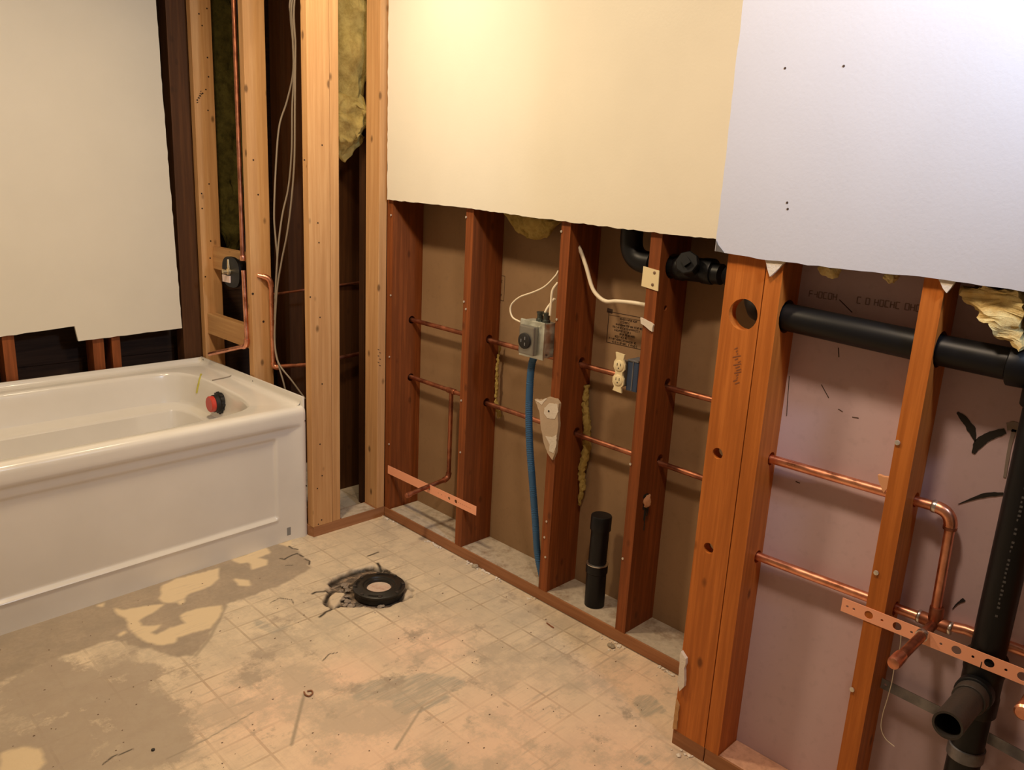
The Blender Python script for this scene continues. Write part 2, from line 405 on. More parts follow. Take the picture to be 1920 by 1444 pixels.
def lines(sock, period, phase, width):
    u = t.math('FRACT', t.math('DIVIDE', t.math('ADD', sock, phase + 50 * period), period))
    d = t.math('ABSOLUTE', t.math('SUBTRACT', u, .5))
    return t.math('LESS_THAN', d, width / period)
n1 = t.noise(P, 2.6, 5, .6); n2 = t.noise(P, 11, 6, .7); n3 = t.noise(P, 70, 4, .7); n4 = t.noise(P, 5, 4, .6)
base = t.mix(t.ramp(n1, [(.35, (0,) * 3), (.65, (1,) * 3)]), (.66, .54, .39), (.79, .645, .46))
cl = t.n('ShaderNodeVectorMath', operation='SNAP'); ca = t.n('ShaderNodeVectorMath', operation='ADD'); ca.inputs[1].default_value = (.425 + .049, .854 + .049, 0); t.l(P, ca.inputs[0]); t.l(ca.outputs[0], cl.inputs[0]); cl.inputs[1].default_value = (.098, .098, 10)
wn = t.n('ShaderNodeTexWhiteNoise'); t.l(cl.outputs[0], wn.inputs[0])
base = t.mix(t.math('MULTIPLY', wn.outputs['Value'], .35), base, (.53, .44, .32))
gl = t.math('MAXIMUM', lines(sx.outputs[0], .098, .425, .0034), lines(sx.outputs[1], .098, .854, .0034))
gl2 = t.math('MAXIMUM', lines(sx.outputs[0], .0245, .425, .0011), lines(sx.outputs[1], .0245, .854, .0011))
vis = t.ramp(n4, [(.40, (.12,) * 3), (.62, (1,) * 3)])
base = t.mix(t.math('MULTIPLY', gl, vis), base, (.43, .325, .22))
base = t.mix(t.math('MULTIPLY', gl2, .16), base, (.46, .38, .28))
base = t.mix(t.ramp(n2, [(.46, (0,) * 3), (.66, (.65,) * 3)]), base, (.48, .40, .30))
base = t.mix(t.ramp(t.noise(P, 4.3, 6, .75), [(.52, (0,) * 3), (.70, (.6,) * 3)]), base, (.46, .40, .31))
base = t.mix(t.math('MULTIPLY', chan('stain_and_glow', 2), .62), base, (.90, .60, .43))  # dust tint made pale and strong to stand in for foreground light
streak = t.n('ShaderNodeMapping'); streak.inputs['Rotation'].default_value = (0, 0, -.45); streak.inputs['Scale'].default_value = (9, 90, 9); t.l(P, streak.inputs[0])
sk = t.ramp(t.noise(streak.outputs[0], 1, 4, .7), [(.38, (.25,) * 3), (.6, (1,) * 3)])
base = t.mix(t.math('MULTIPLY', t.ramp(t.math('ADD', chan('stain_and_glow', 0), t.math('MULTIPLY', t.math('SUBTRACT', t.noise(P, 14, 8, .7), .5), 1.6)), [(.35, (0,) * 3), (.65, (.9,) * 3)]), sk), base, (.40, .36, .29))
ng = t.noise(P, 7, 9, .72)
fe = t.math('ADD', chan('stain_and_glow', 1), t.math('MULTIPLY', t.math('SUBTRACT', ng, .5), 4.5))
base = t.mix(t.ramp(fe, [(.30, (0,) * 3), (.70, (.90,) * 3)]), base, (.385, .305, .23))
ng2 = t.noise(P, 3.1, 9, .74)
base = t.mix(t.ramp(ng2, [(.49, (0,) * 3), (.58, (.6,) * 3)]), base, (.45, .37, .28))
base = t.mix(chan('broken', 2), base, (.33, .27, .20))
bc = t.mix(t.ramp(n2, [(.35, (0,) * 3), (.65, (1,) * 3)]), (.34, .275, .205), (.43, .34, .25))
bc = t.mix(t.ramp(n3, [(.3, (.5,) * 3), (.6, (0,) * 3)]), bc, (.30, .24, .18))
base = t.mix(chan('wear', 0), base, bc)
base = t.mix(chan('wear', 1), base, (.72, .57, .37))
pc = t.ramp(t.noise(P, 32, 5, .7), [(.36, (.03, .022, .016)), (.50, (.13, .10, .075)), (.64, (.34, .24, .16))])
base = t.mix(chan('broken', 0), base, pc)
base = t.mix(chan('broken', 1), base, (.62, .50, .36))
base = t.mix(chan('wear', 2), base, (.03, .022, .015))
stk2 = t.n('ShaderNodeMapping'); stk2.inputs['Rotation'].default_value = (0, 0, .9); stk2.inputs['Scale'].default_value = (6, 70, 9); t.l(P, stk2.inputs[0])
base = t.mix(t.math('MULTIPLY', t.ramp(t.noise(stk2.outputs[0], 1, 3, .6), [(.56, (0,) * 3), (.66, (.5,) * 3)]), t.ramp(n4, [(.45, (0,) * 3), (.6, (1,) * 3)])), base, (.42, .34, .27))
base = t.mix(t.ramp(n3, [(.68, (0,) * 3), (.78, (.5,) * 3)]), base, (.30, .24, .18))
t.l(base, t.b.inputs['Base Color']); t.l(t.ramp(n2, [(.3, (.42,) * 3), (.7, (.7,) * 3)]), t.b.inputs['Roughness'])
t.bump(t.noise(P, 50, 5, .7), .25, .003)
me.materials.append(fm)
fl = link('floor', me, None, (0, 0, 0)); fl['kind'] = 'structure'

# ------------------------------------------------------------------ room shell
b = nb(); box(b, -3.0, 1.3, -3.8, 1.4, 2.44, 2.5); SHELL = paint('shell_bounce_cut', (.30, .25, .19)); struct('ceiling', b, SHELL)  # unseen shell coloured dark to cut bounce light into the cavities
b = nb(); box(b, -2.85, -2.75, -3.6, -.1, 0, 2.44); struct('wall_left', b, SHELL)
b = nb(); box(b, -2.85, .25, -3.7, -3.6, 0, 2.44); struct('wall_rear', b, SHELL)
b = nb(); box(b, -2.85, -1.90, -.02, .08, 0, 2.44); struct('wall_alcove_front', b, SHELL)
b = nb(); box(b, -2.0, -1.90, .08, 1.16, 0, 2.44); struct('wall_alcove_end', b, ALCP)
def skew(bm, s=.045, x0=-.345):
    for v in bm.verts: v.co.y += s * (v.co.x - x0)
    return bm
# painted board above the bath, cut with a notch
def cutpts(line): return [tuple(x) for x in line]
b = nb(); yb = .945
o = [(-.475, 2.44), (-.462, 1.7), (-.445, 1.1), (-.433, .70), (-.868, .688), (-.876, .751), (-1.15, .735), (-1.9, .72), (-1.9, 2.44)]
slab(b, jag(o, .0015, .03, 4), [], 'y', yb, yb + .013); skew(b); struct('wall_back', b, ALCP)
b = nb()
o = [(-.012, 2.44), (-.012, 1.85), (-.016, 1.318), (-.45, 1.312), (-.95, 1.296), (-1.30, 1.288), (-1.615, 1.285), (-1.615, 2.44)]
slab(b, jag(o, .0018, .018, 5), [], 'x', -.013, 0); wr = struct('wall_right', b, CREAM)
b = nb()
o = [(-1.616, 2.44), (-1.616, 1.277), (-1.643, 1.275), (-1.70, 1.272), (-1.745, 1.270), (-1.90, 1.268), (-2.05, 1.270), (-2.22, 1.264), (-2.4, 1.262), (-3.6, 1.26), (-3.6, 2.44)]
slab(b, jag(o, .0012, .02, 6), [], 'x', -.279, -.266)
wb = struct('wall_right_furred', b, WHITE)
b = nb(); box(b, -.266, -.0, -1.629, -1.616, 1.277, 2.44); obj('corner_return', b, WHITE, wb)
b = nb(); slab(b, [(-1.6175, 1.277), (-1.6175, 1.300), (-1.622, 1.292), (-1.632, 1.283), (-1.640, 1.2755)], [], 'x', -.2805, -.279); obj('corner_bead', b, GALV, wb)
b = nb(); slab(b, jag([(-1.735, 1.272), (-1.752, 1.235), (-1.785, 1.272)], .001, .01, 2), [], 'x', -.275, -.267); obj('torn_paper', b, CHIP, wb)
b = nb(); slab(b, jag([(-2.08, 1.272), (-2.10, 1.245), (-2.112, 1.268)], .001, .01, 3), [], 'x', -.275, -.267); obj('torn_paper', b, CHIP, wb)
for p in ((1582, 124), (1472, 128), (1476, 380), (1477, 392)):
    b = nb(); c = U(*p, 'x', -.279); lathe(b, c, (-1, 0, 0), [(.0028, -.001), (.0024, .0006)], 8); obj('nail_hole', b, INK, wb)
b = nb(); box(b, .149, .162, -1.85, .0, 0, 2.44); bk = struct('wall_right_backing', b, PAPL)
b = nb(); box(b, -.177, -.164, -3.6, -1.74, 0, 2.44); bkr = struct('wall_furred_backing', b, PAPR)
b = nb(); box(b, -.165, .16, -1.80, -1.786, 0, 2.44); struct('wall_chase_light_block', b, PAPL)  # unseen panel added to block light inside the chase
b = nb(); box(b, .12, .14, .0, 1.2, 0, 2.44); struct('wall_chase_side', b, wood('chase_wood', (.34, .15, .06), (.22, .09, .035), 'z', .2))
b = nb()
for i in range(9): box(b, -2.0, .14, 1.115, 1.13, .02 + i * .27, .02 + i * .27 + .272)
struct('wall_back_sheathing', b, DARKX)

# faint print and smears on the backing boards (parts of those walls)
def strokes(parent, m, x, quads):
    b = nb()
    for a in quads:
        vs = [b.verts.new((x, p[0], p[1])) for p in a]
        vs2 = [b.verts.new((x + .0008, p[0], p[1])) for p in a]
        n = len(a); b.faces.new(vs)
        b.faces.new(vs2[::-1])
        for i in range(n): b.faces.new((vs[i], vs2[i], vs2[(i + 1) % n], vs[(i + 1) % n]))
    bmesh.ops.recalc_face_normals(b, faces=b.faces)
    return obj('ink_print', b, m, parent)
def bar(y0, z0, y1, z1, h):
    d = Vector((y1 - y0, z1 - z0)); n = Vector((-d.y, d.x)).normalized() * h / 2
    return [(y0 + n.x, z0 + n.y), (y0 - n.x, z0 - n.y), (y1 - n.x, z1 - n.y), (y1 + n.x, z1 + n.y)]
def glyph_row(y0, y1, z, h, seed, m):
    r = random.Random(seed); out = []; y = y0
    while y > y1:
        wd = h * .55
        if r.random() < .14: y -= wd; continue
        k = r.randrange(5); th = h * .16
        if k != 1: out.append(bar(y, z, y, z + h, th))
        if k in (0, 2, 3): out.append(bar(y, z + h, y - wd, z + h, th))
        if k in (0, 3): out.append(bar(y, z, y - wd, z, th))
        if k in (1, 2, 4): out.append(bar(y, z + h / 2, y - wd, z + h / 2, th))
        if k in (0, 1, 4): out.append(bar(y - wd, z, y - wd, z + h, th))
        y -= wd * 1.5
    return out
x = .1482; A0 = U(1142, 585, 'x', .149); A1 = U(1200, 655, 'x', .149)
yl, zt, yr, zb = A0.y, 1.017, -1.17, .917
qs = [bar(yl, zt, yr, zt, .0016), bar(yl, zb, yr, zb, .0016), bar(yl, zt, yl, zb, .0022), bar(yl, zt - .01, yr, zt - .01, .001), bar(yl + .008, zt + .004, yl - .014, zt + .002, .014)]
for i, (ind, ln) in enumerate(((.045, 1), (.05, .5), (.03, 1), (.02, 1), (.028, .9), (.05, .8), (.03, .7), (.01, 1), (.015, 1))):
    z = zt - .019 - i * .0098; qs += glyph_row(yl - ind, yl - ind - .085 * ln - .02 if i in (2, 3, 7, 8) else yl - ind - .07 * ln, z, .0058, i + 20, None)
strokes(bk, INK, x, qs)
A = U(935, 540, 'x', .149)
strokes(bk, INK, x, [bar(A.y + .02, 1.075, A.y - .03, 1.075, .0016), bar(A.y - .03, 1.075, A.y - .03, .985, .0016), bar(A.y + .02, .985, A.y - .03, .985, .0016)] + glyph_row(A.y + .01, A.y - .02, 1.05, .008, 3, None) + glyph_row(A.y + .01, A.y - .02, 1.0, .008, 4, None))
x = -.1778
strokes(bkr, INKP, x, glyph_row(-1.905, -2.045, 1.193, .013, 8, None) + glyph_row(-1.80, -1.855, 1.193, .013, 9, None) + glyph_row(-2.155, -2.195, 1.185, .013, 10, None))
def smear(pts, wds, m=BLACK):
    c = [U(*p, 'x', -.177) for p in pts]; P2 = smoothpath([(p.y, p.z, 0) for p in c], 6); n = len(P2); L, R = [], []
    for i, p in enumerate(P2):
        tt = (P2[min(i + 1, n - 1)] - P2[max(0, i - 1)]).normalized(); nn = Vector((-tt.y, tt.x, 0))
        k = i / (n - 1) * (len(wds) - 1); a = int(min(k, len(wds) - 2)); wd = wds[a] + (wds[a + 1] - wds[a]) * (k - a)
        wd *= 1 + .25 * noise.noise(p * 150)
        L.append(p + nn * wd / 2); R.append(p - nn * wd / 2)
    b = nb(); slab(b, [(p.x, p.y) for p in L + R[::-1]], [], 'x', -.1784, -.177); return obj('glue_smear', b, m, bkr)
smear([(1795, 773), (1808, 786), (1822, 806), (1829, 828)], [.004, .013, .015, .002])
smear([(1825, 850), (1836, 831), (1855, 818), (1885, 808)], [.006, .017, .017, .011])
smear([(1797, 945), (1825, 935), (1850, 928), (1882, 926)], [.001, .005, .009, .006])
smear([(1786, 1142), (1795, 1132), (1808, 1124)], [.001, .003, .007])
smear([(1888, 800), (1900, 800), (1912, 803)], [.016, .02, .015], GLUE)
smear([(1902, 805), (1893, 840), (1884, 895)], [.008, .006, .005], GLUE)
for a, c, wd in (((1540, 721), (1554, 746), .0012), ((1572, 652), (1573, 670), .0018), ((1572, 767), (1580, 772), .0012), ((1598, 782), (1610, 784), .0014), ((1574, 562), (1598, 586), .0018), ((1492, 903), (1500, 906), .002), ((1480, 705), (1475, 780), .0014)):
    p, q_ = U(*a, 'x', -.177), U(*c, 'x', -.177); strokes(bkr, INK, x, [bar(p.y, p.z, q_.y, q_.z, wd)]).name = 'scratch'

# ------------------------------------------------------------------ framing
PT = .042
def stud_y(label, y0, x0, x1, m, holes=(), cat='wall stud', group=None, z0=PT, z1=2.435, name='wall_stud', th=.038):
    """stud whose 38 mm edge faces the room, holes drilled along y"""
    b = nb(); slab(b, [(x0, z0), (x1, z0), (x1, z1), (x0, z1)], [circle(hx, hz, r, 18) for hx, hz, r in holes], 'y', y0 - th, y0)
    return tag(obj(name, b, m), label, cat, group)
hc = lambda *e: [(.1, .845, .016), (.1, .604, .016)] + list(e)
G1 = 'old brown studs along the right wall'
s0 = stud_y('reddish brown wall stud in the room corner, right beside the pale pine corner stud', 0, .001, .149, FIR, hc(), group=G1)
s1 = stud_y('reddish brown wall stud with the short end of the punched copper strap across its foot', -.461, 0, .149, FIR, hc(), group=G1)
s2 = stud_y('reddish brown wall stud carrying the grey electrical box and a torn plaster scrap', -.906, 0, .149, FIR, hc((.05, 1.218, .008)), group=G1)
s3 = stud_y('reddish brown wall stud with a cream nail plate and a ragged black hole low down', -1.243, 0, .149, FIR, hc((.065, 1.195, .036), (.05, 1.076, .008), (.049, .479, .019)), group=G1)
for s_, y_, zs in ((s0, -.030, (1.26, .95, .70, .33)), (s1, -.466, (1.28, .985)), (s2, -.912, (1.265, .99)), (s3, -1.249, (.60, .29))):
    screws(s_, (-1, 0, 0), [(-.0004, y_ + (.0 if i % 2 else .004), z) for i, z in enumerate(zs)])
screws(s1, (-1, 0, 0), [(-.0004, -.478, .96), (-.0004, -.470, .62), (-.0004, -.475, .42)])
screws(s2, (-1, 0, 0), [(-.0004, -.925, .30), (-.0004, -.920, .24), (-.0004, -.93, .17)])
# doubled studs at the furred wall's corner
D = -.266
b = nb(); slab(b, [(-1.643, PT), (-1.7355, PT), (-1.7355, 2.43), (-1.643, 2.43)], [circle(-1.696, 1.144, .035, 32), circle(-1.675, .812, .0135), circle(-1.681, .572, .0135)], 'x', D, D + .030)
flat = tag(obj('corner_board', b, FIRR), 'orange brown board at the outer corner with one big and two small round holes', 'wall board')
s4 = stud_y('orange brown stud doubled against the bored corner board, black drain pipe passing through', -1.738, D, D + .089, FIRR, [(-.219, 1.148, .037), (-.2, .814, .016), (-.2, .566, .016)])
s5 = stud_y('orange brown stud crossed by the punched copper strap, standing free of the doubled corner', -2.056, D, D + .089, FIRR, [(-.226, 1.133, .036), (-.2, .817, .016), (-.2, .570, .016)])
s6 = stud_y('dark edge of the stud partly out of frame right of the black waste stack', -2.43, D, D + .089, FIRR, [(-.2, .570, .016)])
screws(s5, (-1, 0, 0), [tuple(U(*p, 'x', D - .0005)) for p in ((1683, 830), (1643, 1074), (1598, 1293))], .0055)
b = nb(); p = U(1279, 1262, 'x', D)
slab(b, jag([(-1.6445, .275), (-1.660, .262), (-1.664, .185), (-1.652, .165), (-1.6445, .190)], .002, .012, 8), [], 'x', D - .010, D)
tag(obj('plaster_scrap', b, CHIP), 'small white plaster scrap left at the foot of the bored corner board', 'plaster scrap')
b = nb(); slab(b, jag([(-1.6432, .135), (-1.654, .12), (-1.655, .05), (-1.6432, .045)], .001, .01, 9), [], 'x', D - .004, D)
obj('split_edge', b, PINEY, flat)
# bottom plates
b = nb(); box(b, 0, .14, -1.72, .0, 0, PT, .002)
pl = tag(obj('bottom_plate', b, FIRY), 'long low brown floor plate under the old studs of the right wall, dusty on top', 'floor plate')
b = nb(); box(b, .004, .1485, -1.72, -.04, PT, PT + .0012)
b2 = b
obj('plaster_dust', b, DUSTP, pl)
b = nb(); box(b, D, D + .0885, -1.737, -1.643, 0, PT, .0015); tag(obj('bottom_plate', b, FIRY), 'short floor plate block under the bored corner board', 'floor plate')
b = nb(); box(b, D, D + .0885, -3.6, -1.7395, 0, PT, .0015); pr_ = tag(obj('bottom_plate', b, FIRY), 'floor plate running right from the doubled corner under the furred wall', 'floor plate')
b = nb(); box(b, D + .004, D + .088, -3.6, -1.778, PT, PT + .0012); obj('sawdust', b, DUSTO, pr_)
b = nb(); slab(b, [(-.339, 0), (-.0, 0), (-.0, .089), (-.345, .089), (-.3465, .03)], [], 'z', 0, PT)
pa = tag(obj('bottom_plate', b, PINEX), 'short brown floor plate between the bath end and the room corner', 'floor plate')
b = nb(); box(b, -.208, -.045, .004, .085, PT, PT + .0012); obj('plaster_dust', b, DUSTP, pa)
b = nb(); box(b, -.345, -.256, .095, 1.1, 0, .038, .0015); tag(obj('bottom_plate', b, PINEY), 'pale plate hidden behind the bath end under the valve studs', 'floor plate')
# pine framing by the bath
GP = 'new pale pine studs beside the bath'
b = nb(); box(b, -.343, -.254, 0, .038, PT, 2.435, .002); st = tag(obj('wall_stud', b, PINE), 'broad pale pine stud face standing tight against the bath end', 'wall stud', GP)
b = nb(); box(b, -.2525, -.216, .0015, .089, PT, 2.435, .002); tag(obj('wall_stud', b, PINE), 'narrow pale pine stud nailed to the right of the broad one at the bath end', 'wall stud', GP)
b = nb(); box(b, -.038, -.0005, .001, .089, PT, 2.435, .002); sp = tag(obj('wall_stud', b, PINE), 'pale pine stud in the room corner beside the cream wallboard edge', 'wall stud', GP)
b = nb(); box(b, -.343, -.254, .452, .49, .038, 2.435, .002); sv = tag(obj('wall_stud', b, PINE), 'pale pine stud right of the shower valve with a copper pipe looping out of it', 'wall stud', GP)
b = nb(); box(b, -.343, -.254, .908, .946, .038, 2.435, .002); sw = tag(obj('wall_stud', b, PINE), 'pale pine stud left of the shower valve by the alcove corner', 'wall stud', GP)
b = nb(); box(b, -.330, -.292, .4905, .907, .672, .765, .002); tag(obj('blocking_board', b, PINEY), 'pale pine block between two studs below the shower valve', 'blocking board')
b = nb(); box(b, -.292, -.256, .4905, .907, .965, 1.062, .002); tag(obj('blocking_board', b, PINEY), 'pale pine block behind the top of the shower valve', 'blocking board')
b = nb(); box(b, -.42, -.335, .965, 1.04, .03, 2.435, .002); tag(obj('corner_stud', b, DARKW), 'dark stud with painted-in shade in the alcove corner behind the cut wallboard edge', 'wall stud')  # dark wood colour carries the shadow this corner stud stands in
def dots(parent, pts, ax, val, nrm, r=.0028, name='nail'):
    for p in pts:
        b = nb(); c = U(*p, ax, val); lathe(b, c, nrm, [(r, -.002), (r, .0006)], 8); obj(name, b, HOLE, parent)
dots(st, [(597, 983), (603, 975), (595, 916), (604, 892), (596, 418), (598, 455), (600, 595), (604, 720), (582, 557), (600, 833), (604, 272), (571, 300)], 'y', -.0002, (0, -1, 0))
dots(sv, [(475, 300), (484, 365)], 'y', .4518, (0, -1, 0), .0035)
dots(sv, [(494, 603), (474, 551)], 'y', .4518, (0, -1, 0), .005)
dots(sw, [(373, 26), (388, 16), (389, 108), (391, 144), (379, 48), (386, 168), (380, 175), (390, 207), (392, 345), (379, 391), (385, 519), (395, 452), (394, 484), (378, 363)], 'y', .9078, (0, -1, 0), .0035)
# inked lumber marks, illegible
def marks(parent, ax, val, items, m):
    b = nb()
    for (x0, y0, x1, y1, wd) in items:
        p, q_ = U(x0, y0, ax, val), U(x1, y1, ax, val); d = (q_ - p).normalized(); nrm = {'x': Vector((1, 0, 0)), 'y': Vector((0, 1, 0))}[ax]; s = d.cross(nrm) * wd
        o_ = -nrm * .0004
        b.faces.new([b.verts.new(v + o_) for v in (p + s, p - s, q_ - s, q_ + s)])
    return obj('lumber_stamp', b, m, parent)
r = random.Random(5)
marks(sw, 'y', .9078, [(x0 := 368 + 2.2 * i + r.uniform(-1, 1), 188 - 4 * i + 5 * j, x0 + r.uniform(1, 3), 188 - 4 * i + 5 * j - 1.5, .0018) for i in range(5) for j in range(2)], INK)
marks(sp, 'x', -.0382, [], INK) if 0 else None
marks(sp, 'y', .0008, [(708 + (i % 2) * 3, 655 + 6 * i, 711 + (i % 2) * 3, 656 + 6 * i, .0012) for i in range(6)], INK)
marks(flat, 'x', D - .0001, [(1376 + 3 * (i % 3) + r.uniform(-2, 2), 655 + 5 * i, 1386 + r.uniform(-4, 4), 652 + 5 * i, .0012) for i in range(14)], mat('brown_ink', (.22, .07, .02), .7))
# studs behind the bath under the cut wallboard
for px0, px1, lab in ((5, 28, 'brown stud behind the bath under the raised part of the wallboard cut, far left'), (174, 195, 'brown stud behind the bath just right of the notch in the wallboard'), (210, 226, 'narrow brown stud right of its twin behind the bath')):
    p0, p1 = U(px0, 690, 'y', .965), U(px1, 690, 'y', .965)
    b = nb(); box(b, p0.x, p1.x, .962, 1.05, 0, 2.43); skew(b, .045, -.345)
    tag(obj('wall_stud', b, FIR), lab, 'wall stud')
# framing inside the chase
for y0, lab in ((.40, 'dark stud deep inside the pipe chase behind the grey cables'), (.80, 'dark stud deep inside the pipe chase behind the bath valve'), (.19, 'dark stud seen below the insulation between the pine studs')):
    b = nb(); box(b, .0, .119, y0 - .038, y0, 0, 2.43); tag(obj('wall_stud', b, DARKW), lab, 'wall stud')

# ------------------------------------------------------------------ bathtub
tub = thing('bathtub', 'white alcove bathtub with recessed apron panel and red capped overflow', 'bathtub', (-1.1, .48, 0))
X0, X1, YF, YB, ZD = -1.895, -.348, .030, .945, .535
ctrl = [(-.500, .19), (-.472, .30), (-.466, .45), (-.466, .60), (-.480, .74), (-.530, .825), (-.64, .855), (-.905, .86), (-1.2, .86), (-1.55, .85), (-1.72, .80), (-1.80, .60), (-1.81, .40), (-1.76, .20), (-1.6, .115), (-1.36, .088), (-1.06, .082), (-.85, .084), (-.69, .096), (-.58, .118), (-.527, .15)]
cc = [Vector((a, c, 0)) for a, c in ctrl]; n = len(cc); op = []
for i in range(n):
    a, b_, c, d = cc[i - 1], cc[i], cc[(i + 1) % n], cc[(i + 2) % n]
    for j in range(6):
        u = j / 6; op.append(.5 * ((2 * b_) + (c - a) * u + (2 * a - 5 * b_ + 4 * c - d) * u * u + (3 * b_ - a - 3 * c + d) * u ** 3))
cen = Vector((-1.13, .47, 0))
bm = nb()
outer = [(X0, YF + .03), (X1, YF + .03), (X1, YB), (X0, YB)]
tr = tessellate_polygon([[Vector((a, c, 0)) for a, c in outer], op])
fv = [bm.verts.new((a, c, ZD)) for a, c in outer] + [bm.verts.new((p.x, p.y, ZD)) for p in op]
for tt in tr: bm.faces.new([fv[i] for i in tt])
bmesh.ops.recalc_face_normals(bm, faces=bm.faces)
prev = fv[4:]; m_ = len(op)
def ringat(off, z, backshelf=0, leftshelf=0):
    out = []
    for i, p in enumerate(op):
        tt = (op[(i + 1) % m_] - op[i - 1]).normalized(); nn = Vector((-tt.y, tt.x, 0))
        if nn.dot(cen - p) < 0: nn = -nn
        e = off + backshelf * max(0, nn.y * -1) + leftshelf * max(0, nn.x) * max(0, min(1, (-.9 - p.x) / .6))
        out.append(Vector((p.x + nn.x * e, p.y + nn.y * e, z)))
    for _ in range(int(max(0, off - .03) * 420)):
        out = [(out[i - 1] + out[i] * 2 + out[(i + 1) % m_]) / 4 for i in range(m_)]
    return [bm.verts.new(v) for v in out]
for off, z, bs, ls in ((.004, .5335, 0, 0), (.009, .529, 0, 0), (.013, .520, 0, 0), (.018, .49, .0, .01), (.028, .425, .004, .03), (.031, .409, .006, .04), (.035, .404, .010, .045), (.066, .399, .045, .09), (.070, .397, .048, .095), (.074, .390, .050, .10), (.075, .30, .05, .14), (.10, .18, .055, .2), (.125, .135, .06, .25), (.16, .115, .07, .28), (.22, .11, .07, .3)):
    cur = ringat(off, z, bs, ls)
    for i in range(m_): bm.faces.new((prev[i], prev[(i + 1) % m_], cur[(i + 1) % m_], cur[i]))
    prev = cur
bm.faces.new(prev[::-1])
skew(bm); bmesh.ops.recalc_face_normals(bm, faces=bm.faces)
if sum(f.normal.z for f in bm.faces if f.calc_center_median().z > .534) < 0: bmesh.ops.reverse_faces(bm, faces=bm.faces)
basin = obj('basin', bm, TUB, tub, True)
# apron with its moulded panel
bm = nb()
zs = [(.030, .535), (.020, .5342), (.011, .531), (.004, .524), (.0008, .515), (0, .505), (0, .49), (0, .478), (.002, .470), (.006, .464), (.010, .460), (.012, .455), (.012, .448)]
z = .440
while z > .43: zs.append((.012, z)); z -= .006
while z > .085: zs.append((.012, z)); z -= .0055
zs += [(.012, .08), (.012, .05), (.012, .02), (.010, .0)]
xs = [X0 + i * (X1 - .028 - X0) / 30 for i in range(31)]
xs = sorted(set([round(v, 4) for v in xs] + [round(-.50 + .004 * i, 4) for i in range(12)] + [round(-1.78 + .004 * i, 4) for i in range(12)]))
xs = [v for v in xs if v < X1 - .0325] + [X1 - .032, X1 - .024, X1 - .016, X1 - .008, X1 - .002, X1]
def sst(a, b, v): v = max(0, min(1, (v - a) / (b - a))); return v * v * (3 - 2 * v)
rows = []
for dy, z in zs:
    row = []
    for xx in xs:
        e = dy
        if z < .50: e = dy * sst(X1 - .02, X1 - .05, xx) if xx > X1 - .06 else dy
        if z < .46:
            k = sst(.098, .112, z) * sst(.432, .418, z) * sst(-.468, -.484, xx) * sst(-1.775, -1.76, xx); e += .009 * k
            r_ = sst(.088, .098, z) * sst(.114, .102, z) * sst(-.470, -.476, xx); e -= .003 * r_
        if xx > X1 - .010: e += .008 * sst(X1 - .010, X1, xx)
        row.append(bm.verts.new((xx, YF + e, z)))
    rows.append(row)
for a, c in zip(rows, rows[1:]):
    for i in range(len(xs) - 1): bm.faces.new((a[i], c[i], c[i + 1], a[i + 1]))
skew(bm); obj('apron', bm, TUB, tub, True)
bm = nb()
pr = [(X1, YF + .006, 0), (X1, YF + .006, .572), (X1, YB, .558), (X0, YB, .558)]
def fl_quad(a, b_, th, lean):
    pass
box(bm, X1 - .008, X1, YF + .012, YB, 0, .560, .002)
for v in bm.verts:
    if v.co.z > .3: v.co.z += .012 * (1 - (v.co.y - YF) / (YB - YF)) 
box(bm, X0, X1, YB - .008, YB, .3, .558, .002)
for s0_, s1_ in (((X1 - .008, YF + .03), (X1 - .008, YB - .008)), ((X1 - .008, YB - .008), (X0, YB - .008))):
    d = Vector((s1_[0] - s0_[0], s1_[1] - s0_[1], 0)).normalized(); nn = Vector((-abs(d.y), -abs(d.x), 0)); prof = [(.018, 0), (.010, .0015), (.004, .006), (.001, .014), (0, .022)]
    R_ = []
    for s_ in (s0_, s1_): R_.append([bm.verts.new((s_[0] + nn.x * a_, s_[1] + nn.y * a_, ZD + h_)) for a_, h_ in prof])
    for i in range(4): bm.faces.new((R_[0][i], R_[1][i], R_[1][i + 1], R_[0][i + 1]))
skew(bm); bmesh.ops.recalc_face_normals(bm, faces=bm.faces); fg = obj('tiling_flange', bm, TUB, tub, True)
dots(fg, [(474, 715), (381, 675)], 'x', X1 - .0085, (-1, 0, 0), .004, 'screw_hole')
dots(fg, [(188, 702)], 'y', YB - .008 - .02, (0, -1, 0), .004, 'screw_hole')
for p in ((572, 789), (574, 911)):
    b = nb(); c = U(*p, 'y', YF + .004); lathe(b, c, (0, -1, 0), [(.003, -.004), (.003, .002)], 8); obj('screw_hole', b, HOLE, fg)
b = nb(); c0, c1 = U(538, 991, 'y', .038), U(550, 1001, 'y', .038); box(b, c0.x, c1.x, .0375, .042, c1.z, c0.z + .002); obj('label_sticker', b, GREY, tub)
oc = Vector((-.487, .465, .472))
b = nb(); lathe(b, oc, (-1, 0, 0), [(.030, -.05), (.042, 0), (.042, .012), (.036, .014), (.036, .03), (.030, .032)], 28)
for i in range(14):
    a = 2 * math.pi * i / 14; c = oc + Vector((-.006, math.cos(a) * .042, math.sin(a) * .042)); box(b, c.x - .006, c.x + .006, c.y - .004, c.y + .004, c.z - .004, c.z + .004)
ov = obj('overflow_fitting', b, BLACK, tub, True)
b = nb(); lathe(b, oc + Vector((-.030, 0, 0)), (-1, 0, 0), [(.033, 0), (.033, .016), (.030, .019)], 28); obj('cap', b, RED, ov, True)
b = nb(); tube(b, [U(*p, 'z', ZD + .003) for p in ((398, 713), (408, 711), (422, 708), (432, 705), (436, 699))], .0022, 6, True); tag(obj('thread', b, CABG, None, True), 'short grey thread lying on the bath rim near the valve corner', 'thread')
